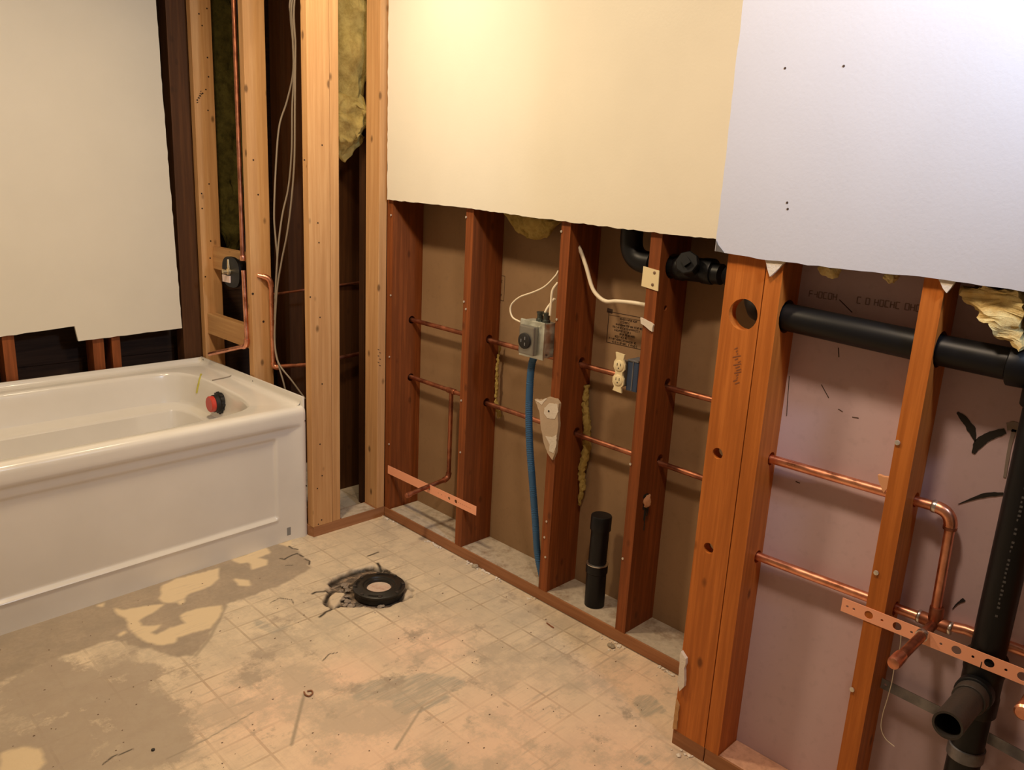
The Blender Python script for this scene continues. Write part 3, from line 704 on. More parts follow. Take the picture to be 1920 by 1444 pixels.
b = nb(); c = [U(*p, 'x', -.55) for p in ((376, 705), (372, 722), (368, 738))]
# marker stroke follows the curved inner corner
from mathutils.bvhtree import BVHTree
bt = BVHTree.FromPolygons([v.co + ORG['basin'] for v in basin.data.vertices], [p.vertices[:] for p in basin.data.polygons])
def hit(px, py, off=.0015):
    d = (CF + CR * ((px - 960) / FPX) - CU * ((py - 722) / FPX)).normalized(); h = bt.ray_cast(CAM, d)
    return (h[0] - d * off) if h[0] else None
pts = [hit(*p) for p in ((377, 702), (375, 710), (373, 718), (371, 726), (369, 737))]
if all(pts): tube(b, pts, .0045, 6); obj('marker_stroke', b, YEL, tub)
else: b.free()

# ------------------------------------------------------------------ copper piping
def pipe(label, group=None, loc=(0, 0, 0)): return thing('copper_pipe', label, 'copper pipe', loc, group)
def joint(parent, p, d, L=.024, r=.0112, name='fitting', m=COP):
    b = nb(); lathe(b, Vector(p) - Vector(d).normalized() * L / 2, d, [(r * .93, 0), (r, .002), (r, L - .002), (r * .93, L)], 16); return obj(name, b, m, parent, True)
def elbow(parent, a, c, e, r=.0112, m=COP, name='elbow'):
    b = nb(); a, c, e = map(Vector, (a, c, e)); tube(b, arc(a, c, e, 8), r, 14); return obj(name, b, m, parent, True)
pu = pipe('upper copper pipe through the old studs left of the doubled corner', loc=(.1, -.8, .84))
b = nb(); tube(b, [(.1, .05, .846), (.1, -1.784, .826)], .0088, 14); obj('tube', b, COPD, pu, True)
pll = pipe('lower copper pipe through the old studs with a drop leg and stub end', loc=(.1, -.8, .6))
b = nb(); tube(b, [(.1, .05, .607), (.1, -1.784, .586)], .0088, 14); obj('tube', b, COPD, pll, True)
yr_ = U(846, 745, 'x', .1).y; zb_ = U(842, 898, 'x', .1).z
b = nb(); tube(b, [(.1, yr_, .60), (.1, yr_, zb_ + .012)], .0088, 14); obj('drop_leg', b, COPD, pll, True)
joint(pll, (.1, yr_, .603), (0, 1, 0), .045, .0115, 'tee', COPD)
elbow(pll, (.1, yr_, zb_ + .026), (.1, yr_, zb_), (.074, yr_, zb_), .0115, COPD)
e_ = U(762, 929, 'y', yr_)
b = nb(); tube(b, [(.08, yr_, zb_), (e_.x, yr_, e_.z)], .0088, 14); obj('stub', b, COPD, pll, True)
b = nb(); lathe(b, (e_.x, yr_, e_.z), (-1, 0, 0), [(.0105, -.02), (.0105, 0), (.007, .003)], 16); obj('end_cap', b, COPD, pll, True)
for yy in (.0, -.45, -.9, -1.24): pass
# right hand runs
ur = pipe('upper copper pipe in the furred wall that turns down at a shiny elbow', loc=(-.2, -2, .8))
ye = -2.166
b = nb(); tube(b, [(-.2, -1.70, .813), (-.206, ye + .03, .817)], .0105, 16); obj('tube', b, COP, ur, True)
elbow(ur, (-.206, ye + .034, .817), (-.206, ye, .817), (-.206, ye, .783), .0128)
joint(ur, (-.206, ye + .034, .817), (0, 1, 0), .01, .0132, 'solder_ring', SOLD); joint(ur, (-.206, ye, .783), (0, 0, 1), .008, .0132, 'solder_ring', COPD)
b = nb(); tube(b, [(-.206, ye, .79), (-.206, ye - .004, .60)], .0098, 16); obj('drop_leg', b, COP, ur, True)
yt = ye - .006; zt_ = .575
lr = pipe('lower copper pipe in the furred wall, with a soldered tee behind the punched strap', loc=(-.2, -2, .57))
b = nb(); tube(b, [(-.2, -1.76, .567), (-.2, -2.15, .573)], .0105, 16); obj('tube', b, COP, lr, True)
b = nb(); tube(b, [(-.200, -2.19, .576), (-.188, -2.225, .577), (-.188, -2.8, .585)], .0105, 16); obj('tube', b, COP, lr, True)
joint(lr, (-.203, yt, zt_), (0, 1, 0), .055, .0135, 'tee', COPD); joint(lr, (-.205, yt, zt_ + .018), (0, 0, 1), .036, .0138, 'tee', COPD)
for dy in (.03, -.03): joint(lr, (-.203, yt + dy, zt_), (0, 1, 0), .006, .0142, 'solder_ring', SOLD)
es = U(1674, 1246, 'y', yt)
stb = thing('copper_stub', 'capped copper stub pipe sticking out through the punched strap', 'pipe stub', (-.3, yt, .58))
b = nb(); tube(b, [(-.21, yt, .573), (es.x + .03, yt, es.z - .001)], .0098, 16); obj('tube', b, COPD, stb, True)
b = nb(); lathe(b, (es.x + .03, yt, es.z), (-1, 0, 0), [(.0115, -.012), (.0122, 0), (.0122, .022), (.0105, .028), (.006, .030)], 18); obj('end_cap', b, COP, stb, True)
joint(stb, (-.276, yt, .575), (1, 0, 0), .012, .0125, 'solder_ring', SOLD)
es2 = U(1918, 1337, 'x', -.33)
st2 = thing('copper_stub', 'copper stub end just entering the right edge of the photo', 'pipe stub', (-.3, es2.y, es2.z))
b = nb(); tube(b, [(-.19, es2.y, es2.z + .0), (-.325, es2.y, es2.z)], .0135, 16); obj('tube', b, COPD, st2, True)
b = nb(); lathe(b, (-.322, es2.y, es2.z), (-1, 0, 0), [(.0155, -.01), (.0155, .006), (.012, .010)], 18); obj('end_cap', b, COP, st2, True)
# punched straps
def strap(label, y0, y1, z, x, zs, holes, m=STRAPM, w=.031, dz=0):
    o = [(y0, z - w / 2), (y0, z + w / 2), (y1, z + w / 2 + dz), (y1, z - w / 2 + dz)]
    b = nb(); slab(b, o, [circle(hy, z + dz * (hy - y0) / (y1 - y0), hr, 16) for hy, hr in holes], 'x', x - .0014, x)
    return tag(obj('punched_strap', b, m), label, 'metal strap')
big = [-2.065, -2.122, -2.233, -2.290, -2.345, -2.40, -2.50, -2.56]
hl = [(y, .0088) for y in big] + [(y, .0028) for y in (-2.020, -2.034, -2.092, -2.150, -2.205, -2.262, -2.318, -2.372)]
strap('long bright copper strap punched with big and small holes, across the furred wall', -2.008, -2.62, .567, D, 0, sorted(hl, reverse=True), dz=.002)
hs_ = [(-.30, .006), (-.42, .0065), (-.46, .0075)] + [(-.475 - .011 * i, .0018) for i in range(7)] + [(-.355, .0022), (-.375, .0022), (-.395, .0022)]
strap('short punched copper strap near the floor, its free end past the second stud', -.025, -.575, .218, -.0003, 0, sorted(hs_, reverse=True), w=.036)
gs = thing('pipe_hanger_strap', 'grey galvanised strap hanger wrapped round the black waste stack', 'metal strap', (-.22, -2.3, .4))
b = nb(); slab(b, [(-2.095, .405), (-2.25, .398), (-2.25, .374), (-2.095, .381)], [circle(-2.104, .393, .003, 10)], 'x', -.205, -.2035); obj('strip', b, GALV, gs)
b = nb(); slab(b, [(-2.305, .392), (-2.42, .380), (-2.42, .356), (-2.305, .368)], [], 'x', -.205, -.2035); obj('strip', b, GALV, gs)
# ------------------------------------------------------------------ black drain pipes
stk = thing('waste_stack', 'thick black vertical waste pipe with an open side arm at the right edge', 'waste pipe', (-.222, -2.275, 0))
SX, SY = -.231, -2.278
b = nb(); tube(b, [(SX, SY, PT), (SX, SY, 2.43)], .0302, 28); obj('pipe', b, ABS, stk, True)
ft = U(1850, 1290, 'x', SX).z
b = nb(); lathe(b, (SX, SY, .44), (0, 0, 1), [(.0345, 0), (.0365, .003), (.0365, .04), (.035, .045), (.035, .085), (.0365, .09), (.0365, .125), (.034, .128)], 28)
lathe(b, (SX, SY, .497), (-1, 0, .06), [(.030, 0), (.030, .03), (.0335, .033), (.0335, .052), (.031, .054)], 28)
obj('tee_hub', b, ABS, stk, True)
b = nb(); lathe(b, (SX - .055, SY, .499), (-1, 0, .06), [(.0300, -.02), (.0300, 0), (.0300, .022), (.0285, .024), (.0255, .024), (.0255, .0)], 28, cap=False); obj('hub_collar', b, ABSG, stk, True)
b = nb(); lathe(b, (SX - .05, SY, .499), (-1, 0, .07), [(.0195, -.01), (.0195, .0), (.0255, .005), (.0255, .155), (.0215, .155), (.0215, -.005)], 28, cap=False)
obj('side_arm', b, ABSG, stk, True)
b = nb(); lathe(b, (SX, SY, .335), (0, 0, 1), [(.0315, 0), (.0335, .001), (.0335, .026), (.0315, .027)], 28); obj('metal_band', b, GALV, stk, True)
b = nb(); lathe(b, (SX, SY, 1.06), (0, 0, 1), [(.034, 0), (.0365, .003), (.0365, .04), (.0345, .045), (.0345, .10), (.0365, .105), (.0365, .14), (.034, .142)], 28)
lathe(b, (SX, SY + .032, 1.126), (0, 1, .0), [(.034, -.02), (.034, .0), (.0365, .003), (.0365, .030), (.034, .032)], 28)
obj('tee_hub', b, ABS, stk, True)
b = nb()
for i in range(46):
    zz = .66 + i * .0088; r_ = random.Random(i)
    if r_.random() < .2: continue
    a = math.atan2(-1, -.18); c = Vector((SX + math.cos(a) * .0304, SY + math.sin(a) * .0304 + .0, zz))
    c = Vector((SX - .0298, SY - .0055, zz)); box(b, c.x - .0004, c.x + .0006, c.y - .003 * r_.random(), c.y + .002, zz, zz + .004)
obj('printed_text', b, mat('pipe_print', (.07, .065, .065), .6), stk)
hp = thing('drain_pipe', 'black horizontal drain pipe from the doubled corner studs to the waste stack', 'drain pipe', (-.225, -2.0, 1.13))
b = nb(); tube(b, [(.065, -1.47, 1.19), (.03, -1.52, 1.186)] + arc((.02, -1.53, 1.182), (-.05, -1.62, 1.17), (-.13, -1.655, 1.16), 4) + [(-.18, -1.69, 1.151), (-.203, -1.72, 1.149), (-.214, -1.752, 1.148), (-.223, -1.79, 1.147), (-.226, -2.07, 1.133), (-.2225, -2.21, 1.127)], .0302, 28); obj('pipe', b, ABS, hp, True)
lp = thing('drain_pipe', 'black drain pipe with an elbow and threaded cleanout high in the old studs', 'drain pipe', (.065, -1.3, 1.19))
b = nb(); tube(b, [(.065, -1.128, 2.43), (.065, -1.128, 1.275)] + arc((.065, -1.128, 1.265), (.065, -1.13, 1.197), (.065, -1.195, 1.196), 10) + [(.065, -1.42, 1.190), (.065, -1.44, 1.19)], .0285, 26); obj('pipe', b, ABS, lp, True)
b = nb(); tube(b, [(.065, -1.128, 1.315), (.065, -1.128, 1.268)] + arc((.065, -1.128, 1.262), (.065, -1.130, 1.197), (.065, -1.193, 1.196), 10) + [(.065, -1.212, 1.196)], .0335, 26); obj('elbow', b, ABS, lp, True)
b = nb(); lathe(b, (.065, -1.298, 1.194), (0, -1, 0), [(.0335, 0), (.036, .003), (.036, .024), (.0335, .027), (.0335, .085), (.036, .088), (.036, .115), (.034, .118)], 26)
lathe(b, (.065, -1.352, 1.194), (-1, -.25, .35), [(.028, 0), (.028, .052), (.031, .054), (.031, .062)], 26); obj('cleanout_tee', b, ABS, lp, True)
b = nb(); d_ = Vector((-1, -.25, .35)).normalized(); lathe(b, Vector((.065, -1.352, 1.194)) + d_ * .060, d_, [(.033, 0), (.033, .012), (.030, .015)], 8); lathe(b, Vector((.065, -1.352, 1.194)) + d_ * .075, d_, [(.014, 0), (.014, .010)], 4); obj('cleanout_plug', b, ABS, lp)
# capped floor stub
fs = thing('capped_drain_stub', 'upright black capped pipe stub rising from the dusty plate between the studs', 'pipe stub', (.07, -1.1, PT))
q0, q1, q2 = U(1124, 965, 'x', .07), U(1119, 1055, 'x', .07), U(1115, 1132, 'x', .062)
b = nb(); lathe(b, (.066, -1.103, PT), (.02, .03, 1), [(.0335, 0), (.0335, .118), (.0365, .121), (.0365, .152), (.034, .153)], 28); obj('coupling', b, ABS, fs, True)
b = nb(); lathe(b, (.068, -1.099, PT + .14), (.02, .0, 1), [(.0302, 0), (.0302, .145)], 28); obj('pipe', b, ABS, fs, True)
b = nb(); lathe(b, (.0705, -1.099, PT + .273), (.02, .0, 1), [(.0345, 0), (.0345, .046), (.0325, .049), (.02, .050)], 28); obj('end_cap', b, ABS, fs, True)
b = nb(); lathe(b, (.0666, -1.101, PT + .1505), (.02, .02, 1), [(.0368, 0), (.0368, .002), (.032, .0035)], 28); obj('joint_bead', b, SOLD, fs, True)

# ------------------------------------------------------------------ electrics
eb = thing('electrical_box', 'square grey metal electrical box with round black receptacle beside a stud', 'electrical box', (-.0, -.84, .86))
b = nb(); box(b, -.035, .02, -.896, -.792, .862, .975, .004); ebx = obj('box_body', b, BOXM, eb)
b = nb(); box(b, -.041, -.035, -.898, -.790, .857, .979, .0025); obj('cover_plate', b, BOXM, eb)
b = nb(); box(b, -.062, -.041, -.874, -.806, .868, .964, .006); rc = obj('raised_cover', b, mat('dull_steel', (.33, .31, .27), .4, .8), eb)
b = nb(); lathe(b, (-.062, -.836, .914), (-1, 0, 0), [(.026, -.002), (.0255, .006), (.023, .0075)], 28); rcp = obj('receptacle', b, BLACK, eb, True)
for a in (0, 2.1, 4.2):
    b = nb(); c = Vector((-.0697, -.836 + math.cos(a) * .011, .914 + math.sin(a) * .011)); box(b, c.x - .0005, c.x + .001, c.y - .0015, c.y + .0015, c.z - .005, c.z + .005); obj('slot', b, GREY, rcp)
for c in (-.848, -.876):
    b = nb(); lathe(b, (-.010, c, .975), (0, 0, 1), [(.013, 0), (.013, .008), (.010, .01), (.010, .024), (.012, .026), (.012, .032)], 16); obj('cable_clamp', b, mat('clamp_metal', (.10, .11, .10), .35, .8), eb, True)
dots(eb, [(977, 611), (1024, 666)], 'x', -.0415, (-1, 0, 0), .004, 'screw_slot')
bc_ = thing('blue_conduit', 'corrugated blue plastic conduit running from the grey box down to the plate', 'conduit', (.0, -.85, .05))
b = nb(); tube(b, [(-.012, -.838, .865)] + [U(*p, 'x', x_) for p, x_ in (((996, 690), -.012), ((992, 760), -.005), ((993, 830), .005), ((998, 900), .015), ((1004, 980), .03), ((1008, 1040), .04))] + [Vector((.045, -.888, .042))], .0128, 16, True, ripple=.0065)
obj('tube', b, BLUE, bc_, True)
def cable(label, pts, r, m, name='cable', flat=None):
    b = nb(); tube(b, pts, r, 10, True); return tag(obj(name, b, m, None, True), label, 'cable')
cable('thin white cable looping from behind the stud into the grey electrical box', [U(1047, 508, 'x', .05), U(1041, 518, 'x', .04), U(1022, 537, 'x', .03), U(1000, 548, 'x', .02), U(975, 557, 'x', .012), U(960, 570, 'x', .006), U(957, 583, 'x', .003), U(962, 596, 'x', .0), U(976, 604, 'x', -.006)], .0031, CABW)
cable('white cable dropping straight into the right clamp of the grey box', [U(1046, 530, 'x', .01), U(1036, 545, 'x', .0), U(1033, 570, 'x', -.005), U(1031, 592, 'x', -.01)], .0042, CABW)
cable('white cable curving into the left clamp of the grey box', [U(1040, 560, 'x', .015), U(1032, 570, 'x', .01), U(1025, 580, 'x', -.002), U(1020, 592, 'x', -.01)], .0042, CABW)
cable('thick white cable sagging between two old studs above the duplex outlet', [U(1083, 458, 'x', .052), U(1089, 472, 'x', .05), U(1099, 500, 'x', .048), U(1110, 538, 'x', .047), U(1121, 555, 'x', .047), U(1136, 565, 'x', .047), U(1155, 565, 'x', .048), U(1180, 567, 'x', .05), U(1206, 571, 'x', .052), (.05, -1.262, 1.072)], .0062, CABW)
do = thing('duplex_outlet', 'ivory duplex outlet turned sideways on its dark blue box beside a stud', 'outlet', (0, -1.2, .81))
b = nb(); box(b, -.002, .05, -1.2425, -1.203, .822, .912, .003); bb = obj('outlet_box', b, BBOX, do)
b = nb(); box(b, -.004, .05, -1.2425, -1.203, .912, .917, .001); obj('box_rim', b, GALV, bb); b = nb(); box(b, -.0035, .0, -1.226, -1.222, .825, .912, .001); obj('bracket', b, GALV, bb)
b = nb(); slab(b, [(-1.163, .932), (-1.196, .929), (-1.193, .914), (-1.2005, .90), (-1.2005, .884), (-1.193, .874), (-1.193, .866), (-1.2005, .856), (-1.2005, .838), (-1.193, .828), (-1.196, .812), (-1.163, .815), (-1.167, .828), (-1.1595, .840), (-1.1595, .856), (-1.167, .866), (-1.167, .874), (-1.1595, .886), (-1.1595, .902), (-1.167, .914)], [], 'x', -.012, -.006); fc = obj('faceplate', b, DEV, do)
b = nb(); box(b, -.006, .020, -1.197, -1.165, .832, .908); obj('device_body', b, mat('brown_body', (.15, .12, .09), .5), do)
for zc in (.893, .849):
    b = nb(); lathe(b, (-.012, -1.180, zc), (-1, 0, 0), [(.0165, 0), (.0165, .002), (.015, .003)], 24); sk_ = obj('socket', b, DEV, fc, True)
    b = nb(); box(b, -.0155, -.0148, -1.1755, -1.1735, zc, zc + .008); box(b, -.0155, -.0148, -1.1875, -1.1855, zc, zc + .008); lathe(b, (-.0148, -1.1805, zc - .007), (-1, 0, 0), [(.0022, 0), (.0022, .0007)], 8); obj('slot', b, BLACK, fc)
npl = thing('nail_plate', 'cream coloured metal nail plate screwed across a stud edge below the black elbow', 'nail plate', (0, -1.25, 1.14))
b = nb(); slab(b, [(-1.228, 1.192), (-1.283, 1.185), (-1.285, 1.128), (-1.227, 1.136)], [], 'x', -.003, 0); obj('plate', b, DEV, npl)
BSC = mat('brown_screw', (.20, .12, .07), .5)
for p in ((-1.268, 1.178), (-1.265, 1.144)):
    b = nb(); lathe(b, (-.003, *p), (-1, 0, 0), [(.0045, 0), (.0045, .001), (.003, .002)], 12); obj('screw', b, BSC, npl, True)
b = nb(); slab(b, jag([(-1.236, 1.046), (-1.262, 1.040), (-1.283, 1.032), (-1.282, 1.012), (-1.262, 1.020), (-1.240, 1.030)], .0015, .01, 3), [], 'x', -.007, 0)
tag(obj('plaster_scrap', b, CHIP), 'small white torn wallboard scrap screwed halfway down the stud above the duplex outlet', 'plaster scrap')
# torn wallboard scrap on the stud
sc_ = thing('wallboard_scrap', 'long torn wallboard scrap hanging on the stud below the grey box', 'wallboard scrap', (-.01, -.9, .52))
ol = [(1003, 749), (1015, 750), (1028, 745), (1042, 748), (1048, 757), (1046, 775), (1047, 800), (1044, 820), (1041, 850), (1036, 863), (1027, 850), (1020, 830), (1014, 800), (1011, 770)]
o2 = [(lambda p: (p.y, p.z))(U(*p, 'x', -.012)) for p in ol]
b = nb(); slab(b, jag(o2, .0012, .008, 2), [], 'x', -.013, -.001); obj('board', b, paint('scrap_paper', (.55, .42, .30), .2, .3), sc_)
for k, o_ in enumerate(([(1021, 765), (1030, 756), (1045, 758), (1047, 772), (1040, 786), (1026, 784), (1020, 775)], [(1023, 818), (1035, 820), (1044, 815), (1043, 835), (1038, 850), (1030, 846), (1031, 834)], [(1003, 750), (1014, 752), (1026, 746), (1016, 759)])):
    b = nb(); slab(b, jag([(lambda p: (p.y, p.z))(U(*p, 'x', -.0135)) for p in o_], .001, .006, k), [], 'x', -.0142, -.013); obj('bare_gypsum', b, CHIP, sc_)
b = nb(); lathe(b, U(1029, 771, 'x', -.0142), (-1, 0, 0), [(.0035, 0), (.0035, .001)], 10); obj('screw', b, BLACK, sc_)
# foam and goo in the low hole of the fourth stud
b = nb(); pill(b, (.049, -1.284, .480), (.017, .008, .022), 3, .006, 70, 4); o_ = tag(obj('foam_plug', b, mat('orange_foam', (.60, .30, .16), .7), None, True), 'crumbly orange and black plug in the ragged hole low on a stud', 'plug')
b = nb()
for i, (dx, L) in enumerate(((-.006, .05), (.0, .085), (.008, .04), (.012, .03))): tube(b, [(.049 + dx, -1.2815, .468), (.049 + dx, -1.2815, .468 - L)], .002, 6)
pill(b, (.049, -1.2818, .462), (.017, .0018, .012), 3, .002, 90, 1); pill(b, (.044, -1.2815, .497), (.016, .0018, .009), 3, .002, 90, 2)
obj('tar_drip', b, BLACK, s3)

# ------------------------------------------------------------------ shower valve group behind the bath
vx = -.336
sv_ = thing('shower_valve', 'black rounded shower valve with brass stem and pink sticker between pine studs', 'shower valve', (vx, .62, .9))
b = nb(); cz = .983; pts = [(.622 + .078 * math.copysign(abs(math.cos(a)) ** .8, math.cos(a)), cz + .064 * math.copysign(abs(math.sin(a)) ** .7, math.sin(a))) for a in [2 * math.pi * i / 36 for i in range(36)]]
slab(b, pts, [], 'x', vx - .012, vx); obj('guard_plate', b, ABS, sv_)
b = nb(); slab(b, [((p[0] - .615) * .8 + .615, (p[1] - cz) * .8 + cz) for p in pts], [], 'x', vx, vx + .035); obj('valve_body', b, ABS, sv_)
b = nb(); lathe(b, (vx - .012, .632, .984), (-1, 0, 0), [(.013, 0), (.013, .01), (.008, .012), (.008, .030), (.006, .031)], 14); lathe(b, (vx - .014, .632, .99), (0, .1, 1), [(.005, 0), (.007, .015), (.004, .045)], 10); lathe(b, (vx - .014, .64, .984), (0, 1, 0), [(.005, 0), (.005, .05)], 8); obj('stem', b, BRASS, sv_, True)
b = nb(); slab(b, [(.690, .966), (.622, .966), (.624, .938), (.688, .936)], [], 'x', vx - .018, vx - .0125); obj('sticker', b, STICK, sv_)
b = nb(); c = U(456, 487, 'x', -.35); 
cr1 = thing('copper_pipe', 'copper riser left of the valve stud with a bottom elbow toward the bath', 'copper pipe', (-.35, .54, .7))
A_ = U(438, 0, 'x', -.330); B_ = U(455, 484, 'x', -.346); C_ = U(463, 640, 'x', -.352); E_ = U(393, 664, 'x', -.37)
b = nb(); tube(b, [A_ + (A_ - B_).normalized() * .38, A_, B_], .0085, 12); obj('tube', b, COPD, cr1, True)
b = nb(); tube(b, [B_ + Vector((0, -.003, -.05)), C_], .0088, 12); obj('tube', b, COP, cr1, True)
elbow(cr1, C_ + Vector((0, 0, .01)), C_ + Vector((0, 0, -.025)), C_ + (E_ - C_).normalized() * .03 + Vector((0, 0, -.018)), .0115)
b = nb(); tube(b, [C_ + Vector((0, .01, -.022)), E_], .0088, 12); obj('spout_stub', b, COP, cr1, True)
joint(cr1, B_, (0, 0, 1), .02, .0115, 'fitting', COP)
cr2 = thing('copper_pipe', 'copper pipe looping out of the valve stud and down to a low elbow', 'copper pipe', (-.3, .42, .8))
p1, p2, p3, p4 = U(483, 516, 'y', .45), U(508, 522, 'y', .425), U(513, 688, 'y', .425), U(575, 684, 'y', .30)
b = nb(); tube(b, [p1, p1.lerp(p2, .8)], .0088, 12); obj('tube', b, COP, cr2, True)
elbow(cr2, p1.lerp(p2, .4), p2 + Vector((0, 0, .004)), p2 + Vector((0, 0, -.035)), .0115)
b = nb(); tube(b, [p2 + Vector((0, 0, -.03)), p3], .0088, 12); obj('tube', b, COP, cr2, True)
elbow(cr2, p3 + Vector((0, 0, .02)), p3 + Vector((0, 0, -.012)), p3.lerp(p4, .25), .0112)
b = nb(); tube(b, [p3.lerp(p4, .15), p4, Vector((.10, p4.y + .03, p4.z + .01))], .0085, 12); obj('tube', b, COPD, cr2, True)
b = nb(); tube(b, [U(512, 552, 'y', .43), U(590, 541, 'y', .36), (.11, .35, .95)], .0055, 12); tag(obj('copper_pipe', b, copper('copper_dull', (.24, .09, .05), (.12, .045, .025), .5), None, True), 'dark thin copper pipe crossing the chase behind the grey cables', 'copper pipe')
for i, (pts, lab) in enumerate((
    ([(548, -20, .20), (545, 30, .22), (550, 90, .26), (549, 140, .30), (538, 190, .33), (524, 235, .35), (518, 300, .36), (514, 400, .36), (517, 450, .36), (520, 490, .36), (517, 540, .37), (515, 600, .37)], 'grey cable bowing furthest left down the chase'),
    ([(551, -20, .20), (549, 60, .22), (551, 140, .24), (548, 200, .26), (547, 280, .28), (541, 350, .30), (530, 400, .32), (523, 450, .33), (519, 500, .34), (516, 560, .36)], 'grey cable in the middle of the bunch in the chase'),
    ([(555, -20, .20), (554, 90, .20), (553, 200, .20), (552, 300, .22), (546, 380, .24), (538, 440, .27), (528, 490, .31), (520, 540, .34), (516, 600, .36), (515, 640, .36), (522, 680, .33), (548, 715, .27), (572, 748, .22)], 'grey cable nearest the post, kicking right toward the bath end'),
    ([(516, 600, .37), (516, 650, .36), (524, 690, .33), (531, 715, .31), (537, 740, .30)], 'grey cable end dropping behind the bath corner'))):
    tops = [Vector((-.16 + .012 * i, .22, 2.42))] if pts[0][1] < 0 else []
    cable(lab, tops + [U(a, c, 'y', yy) for a, c, yy in pts], .0035, CABG)

# ------------------------------------------------------------------ insulation
def wool(label, c, size, m=WOOL, amp=.02, sc=14, seed=0, sub=5):
    b = nb(); pill(b, c, size, sub, amp, sc, seed); return tag(obj('insulation_batt', b, m, None, 'all'), label, 'insulation')
b = nb(); pill(b, (-.06, .18, 1.98), (.085, .06, .42), 5, .03, 9, 2); pill(b, (-.085, .17, 1.60), (.09, .065, .135), 5, .035, 15, 5)
tag(obj('insulation_batt', b, WOOL, None, 'all'), 'crumpled yellow insulation hanging in the gap between the pine posts', 'insulation')
wool('yellow insulation tuft sagging under the cream wallboard between old studs', (.085, -.70, 1.315), (.04, .13, .085), WOOL, .02, 18, 3)
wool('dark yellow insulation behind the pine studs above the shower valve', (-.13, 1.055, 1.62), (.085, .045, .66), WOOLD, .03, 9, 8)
b = nb(); o_ = [(lambda p: (p.y, p.z))(U(*p, 'x', -.235)) for p in ((1815, 540), (1810, 552), (1818, 565), (1835, 580), (1850, 600), (1872, 622), (1895, 640), (1908, 652), (1916, 655), (1918, 535))]
slab(b, jag(o_, .002, .008, 4), [], 'x', -.262, -.205)
bmesh.ops.subdivide_edges(b, edges=b.edges, cuts=2, use_grid_fill=True); bmesh.ops.triangulate(b, faces=b.faces)
roughen(b, .014, 35, 3); roughen(b, .004, 120, 9)
tag(obj('insulation_batt', b, WOOLB, None, True), 'bright yellow torn insulation under the white wallboard at the right edge', 'insulation')
def shred(label, pts, ws, x, m=WOOL):
    P2 = smoothpath([(x, *(lambda q_: (q_.y, q_.z))(U(*p, 'x', x))) for p in pts], 6); n = len(P2)
    b = nb(); tube(b, P2, lambda t_: (lambda k: ws[int(min(k, len(ws) - 2))] * (1 - (k - int(min(k, len(ws) - 2)))) + ws[int(min(k, len(ws) - 2)) + 1] * (k - int(min(k, len(ws) - 2))))(t_ * (len(ws) - 1)), 10)
    bmesh.ops.subdivide_edges(b, edges=b.edges, cuts=1, use_grid_fill=True)
    roughen(b, .006, 90, len(pts)); roughen(b, .003, 260, 4)
    return tag(obj('insulation_shred', b, m, None, 'all'), label, 'insulation')
shred('ragged yellow insulation strip hanging beside the stud with the plaster scrap', [(1100, 722), (1097, 760), (1101, 800), (1098, 850), (1090, 890), (1092, 915), (1085, 948)], [.009, .011, .013, .014, .012, .010, .003], .125)
shred('thin yellow insulation shred beside the second old stud', [(938, 640), (932, 690), (932, 720), (930, 750), (937, 782)], [.003, .005, .007, .005, .008], .125)
wool('pale torn tuft under the white wallboard left of the free stud', (-.235, -1.862, 1.262), (.012, .022, .016), WOOLB, .006, 60, 3, 4)
wool('tiny pale tuft under the white wallboard just left of the free stud', (-.235, -1.985, 1.262), (.012, .014, .014), WOOLB, .006, 60, 6, 4)
# plastic thread hanging behind the strap
cable('clear plastic thread hanging in a loop below the capped copper stub', [U(*p, 'x', -.24) for p in ((1690, 1185), (1687, 1215), (1678, 1245), (1672, 1280), (1664, 1310), (1655, 1340), (1652, 1365), (1660, 1385), (1677, 1400))], .0009, CABW, 'thread')['category'] = 'thread'
b = nb(); c = U(1651, 906, 'x', -.25); slab(b, jag([(c.y + .012, c.z + .012), (c.y - .012, c.z + .012), (c.y - .012, c.z - .010), (c.y - .006, c.z - .022), (c.y + .004, c.z - .006)], .001, .006, 3), [], 'x', -.24, -.23)
tag(obj('wood_shim', b, mat('shim', (.72, .38, .20), .6)), 'small orange shim wedged beside the upper pipe at the free stud', 'shim')

# ------------------------------------------------------------------ toilet flange
tf = thing('toilet_flange', 'black round toilet flange with slots set in the broken floor', 'toilet flange', (-.392, -.512, -.01))
fc_ = Vector((-.391, -.512, -.007))
b = nb(); lathe(b, fc_, (0, 0, 1), [(.050, 0), (.084, .0), (.086, .018), (.089, .020), (.0905, .022), (.0905, .029), (.088, .031), (.068, .0315), (.064, .0345), (.056, .0345), (.053, .030), (.046, .030), (.043, .026), (.0415, .012), (.0415, .0)], 48, cap=False)
obj('ring', b, paint('flange_abs', (.030, .026, .021), .4, .3), tf, True)
b = nb()
for k in range(4):
    a0 = k * math.pi / 2 + .5
    for s_ in range(9):
        a = a0 + s_ * .07; c = fc_ + Vector((math.cos(a) * .078, math.sin(a) * .078, .0318)); lathe(b, c, (0, 0, 1), [(.0045, 0), (.0045, .0008)], 8)
obj('slots', b, BLACK, tf, True); b = nb()
for k in range(8):
    a = k * math.pi / 4 + .2; c = fc_ + Vector((math.cos(a) * .083, math.sin(a) * .083, .031)); lathe(b, c, (0, 0, 1), [(.006, 0), (.006, .003), (.003, .004)], 10)
obj('bosses', b, ABSG, tf, True)
b = nb(); lathe(b, fc_ + Vector((0, 0, .010)), (0, 0, 1), [(.0418, 0), (.0418, .010)], 32); obj('test_disc', b, dusty('dusty_disc', (.48, .24, .17), (.62, .48, .38)), tf)
b = nb(); 
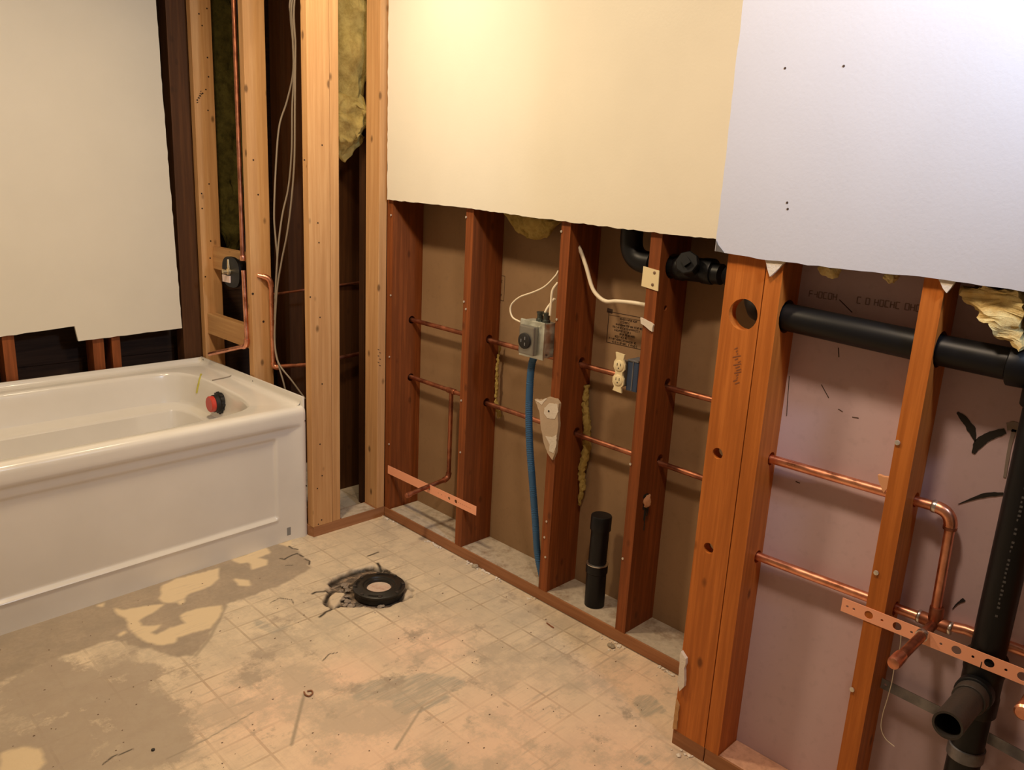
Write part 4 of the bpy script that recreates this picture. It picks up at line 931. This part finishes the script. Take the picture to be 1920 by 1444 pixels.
for i in range(34):
    a = random.uniform(1.9, 4.3); r_ = random.uniform(.092, .15); c = fc_ + Vector((math.cos(a) * r_ - .01, math.sin(a) * r_, .004)); s_ = random.uniform(.003, .010); pill(b, c, (s_ * 1.5, s_ * random.uniform(.8, 1.6), s_ * .25), 2, s_ * .5, 90, i)
tag(obj('broken_mortar', b, paint('mortar', (.30, .24, .19), .4, .6), None), 'broken grey mortar bits in the hole around the black toilet flange', 'rubble', kind='stuff')
# ------------------------------------------------------------------ debris
b = nb(); rr = random.Random(12)
clus = [((722, 962), 8, 7), ((735, 968), 6, 6), ((747, 976), 5, 6), ((815, 1017), 12, 12), ((830, 1023), 8, 9), ((915, 1070), 10, 12), ((935, 1085), 6, 7), ((1000, 1122), 6, 8), ((1147, 1205), 12, 14), ((1165, 1215), 8, 8), ((1250, 1255), 12, 14), ((1262, 1262), 8, 8), ((1290, 1420), 12, 14), ((880, 1055), 10, 8)]
for (cx_, cy_), n_, sp in clus:
    for i in range(n_):
        p = U(cx_ + rr.gauss(0, sp), cy_ + rr.gauss(0, sp * .45), 'z', 0)
        if p.x > -.006: p.x = -.006 - rr.random() * .012
        s_ = rr.uniform(.002, .0065); pill(b, p + Vector((0, 0, s_ * .4)), (s_, s_ * rr.uniform(.6, 1.3), s_ * .6), 1, s_ * .4, 200, i)
tag(obj('plaster_crumbs', b, CHIP), 'pale plaster crumbs scattered along the floor plate', 'plaster crumbs', kind='stuff')
b = nb(); rr = random.Random(2)
for i in range(170):
    p = U(rr.uniform(-40, 1250), rr.uniform(1040, 1440), 'z', 0)
    if p.x > -.02 or p.y > -.03 or (p.x > -.28 and p.y < -1.6): continue
    s_ = rr.uniform(.001, .0022); pill(b, p + Vector((0, 0, s_ * .4)), (s_ * rr.uniform(.7, 2), s_, s_ * .5), 1, s_ * .4, 200, i)
tag(obj('floor_grit', b, mat('grit', (.20, .13, .09), .8)), 'tiny brown grit scattered over the worn floor', 'grit', kind='stuff')
b = nb(); tube(b, [U(*p, 'z', .003) for p in ((570, 1297), (573, 1303), (580, 1305), (586, 1300), (584, 1295), (576, 1296))], .0022, 6, True)
tag(obj('wood_curl', b, mat('curl', (.28, .12, .06), .6), None, True), 'small curled brown shaving lying alone on the vinyl', 'wood shaving')
b = nb(); tube(b, [U(*p, 'z', .003) for p in ((1025, 1168), (1033, 1174), (1038, 1177))], .002, 6); tag(obj('wood_splinter', b, COPD), 'tiny reddish splinter on the vinyl in front of the black capped stub', 'splinter')
b = nb(); c = U(287, 1407, 'z', 0); lathe(b, c, (0, 0, 1), [(.0045, 0), (.0045, .003), (.003, .004)], 12); tag(obj('black_pebble', b, BLACK), 'round black speck on the grey stained floor near the bottom left', 'pebble')
for (px, py), lab in (((895, 1062), 'grey mortar lump against the floor plate beside the second bay'), ((1146, 1213), 'pale mortar lump on the floor beside the stud with the nail plate')):
    b = nb(); p = U(px, py, 'z', 0); p.x = min(p.x, -.012); pill(b, p + Vector((0, 0, .004)), (.011, .013, .0065), 3, .004, 90, px); tag(obj('mortar_lump', b, paint('mortar_b', (.42, .35, .26), .3, .5), None), lab, 'mortar lump')
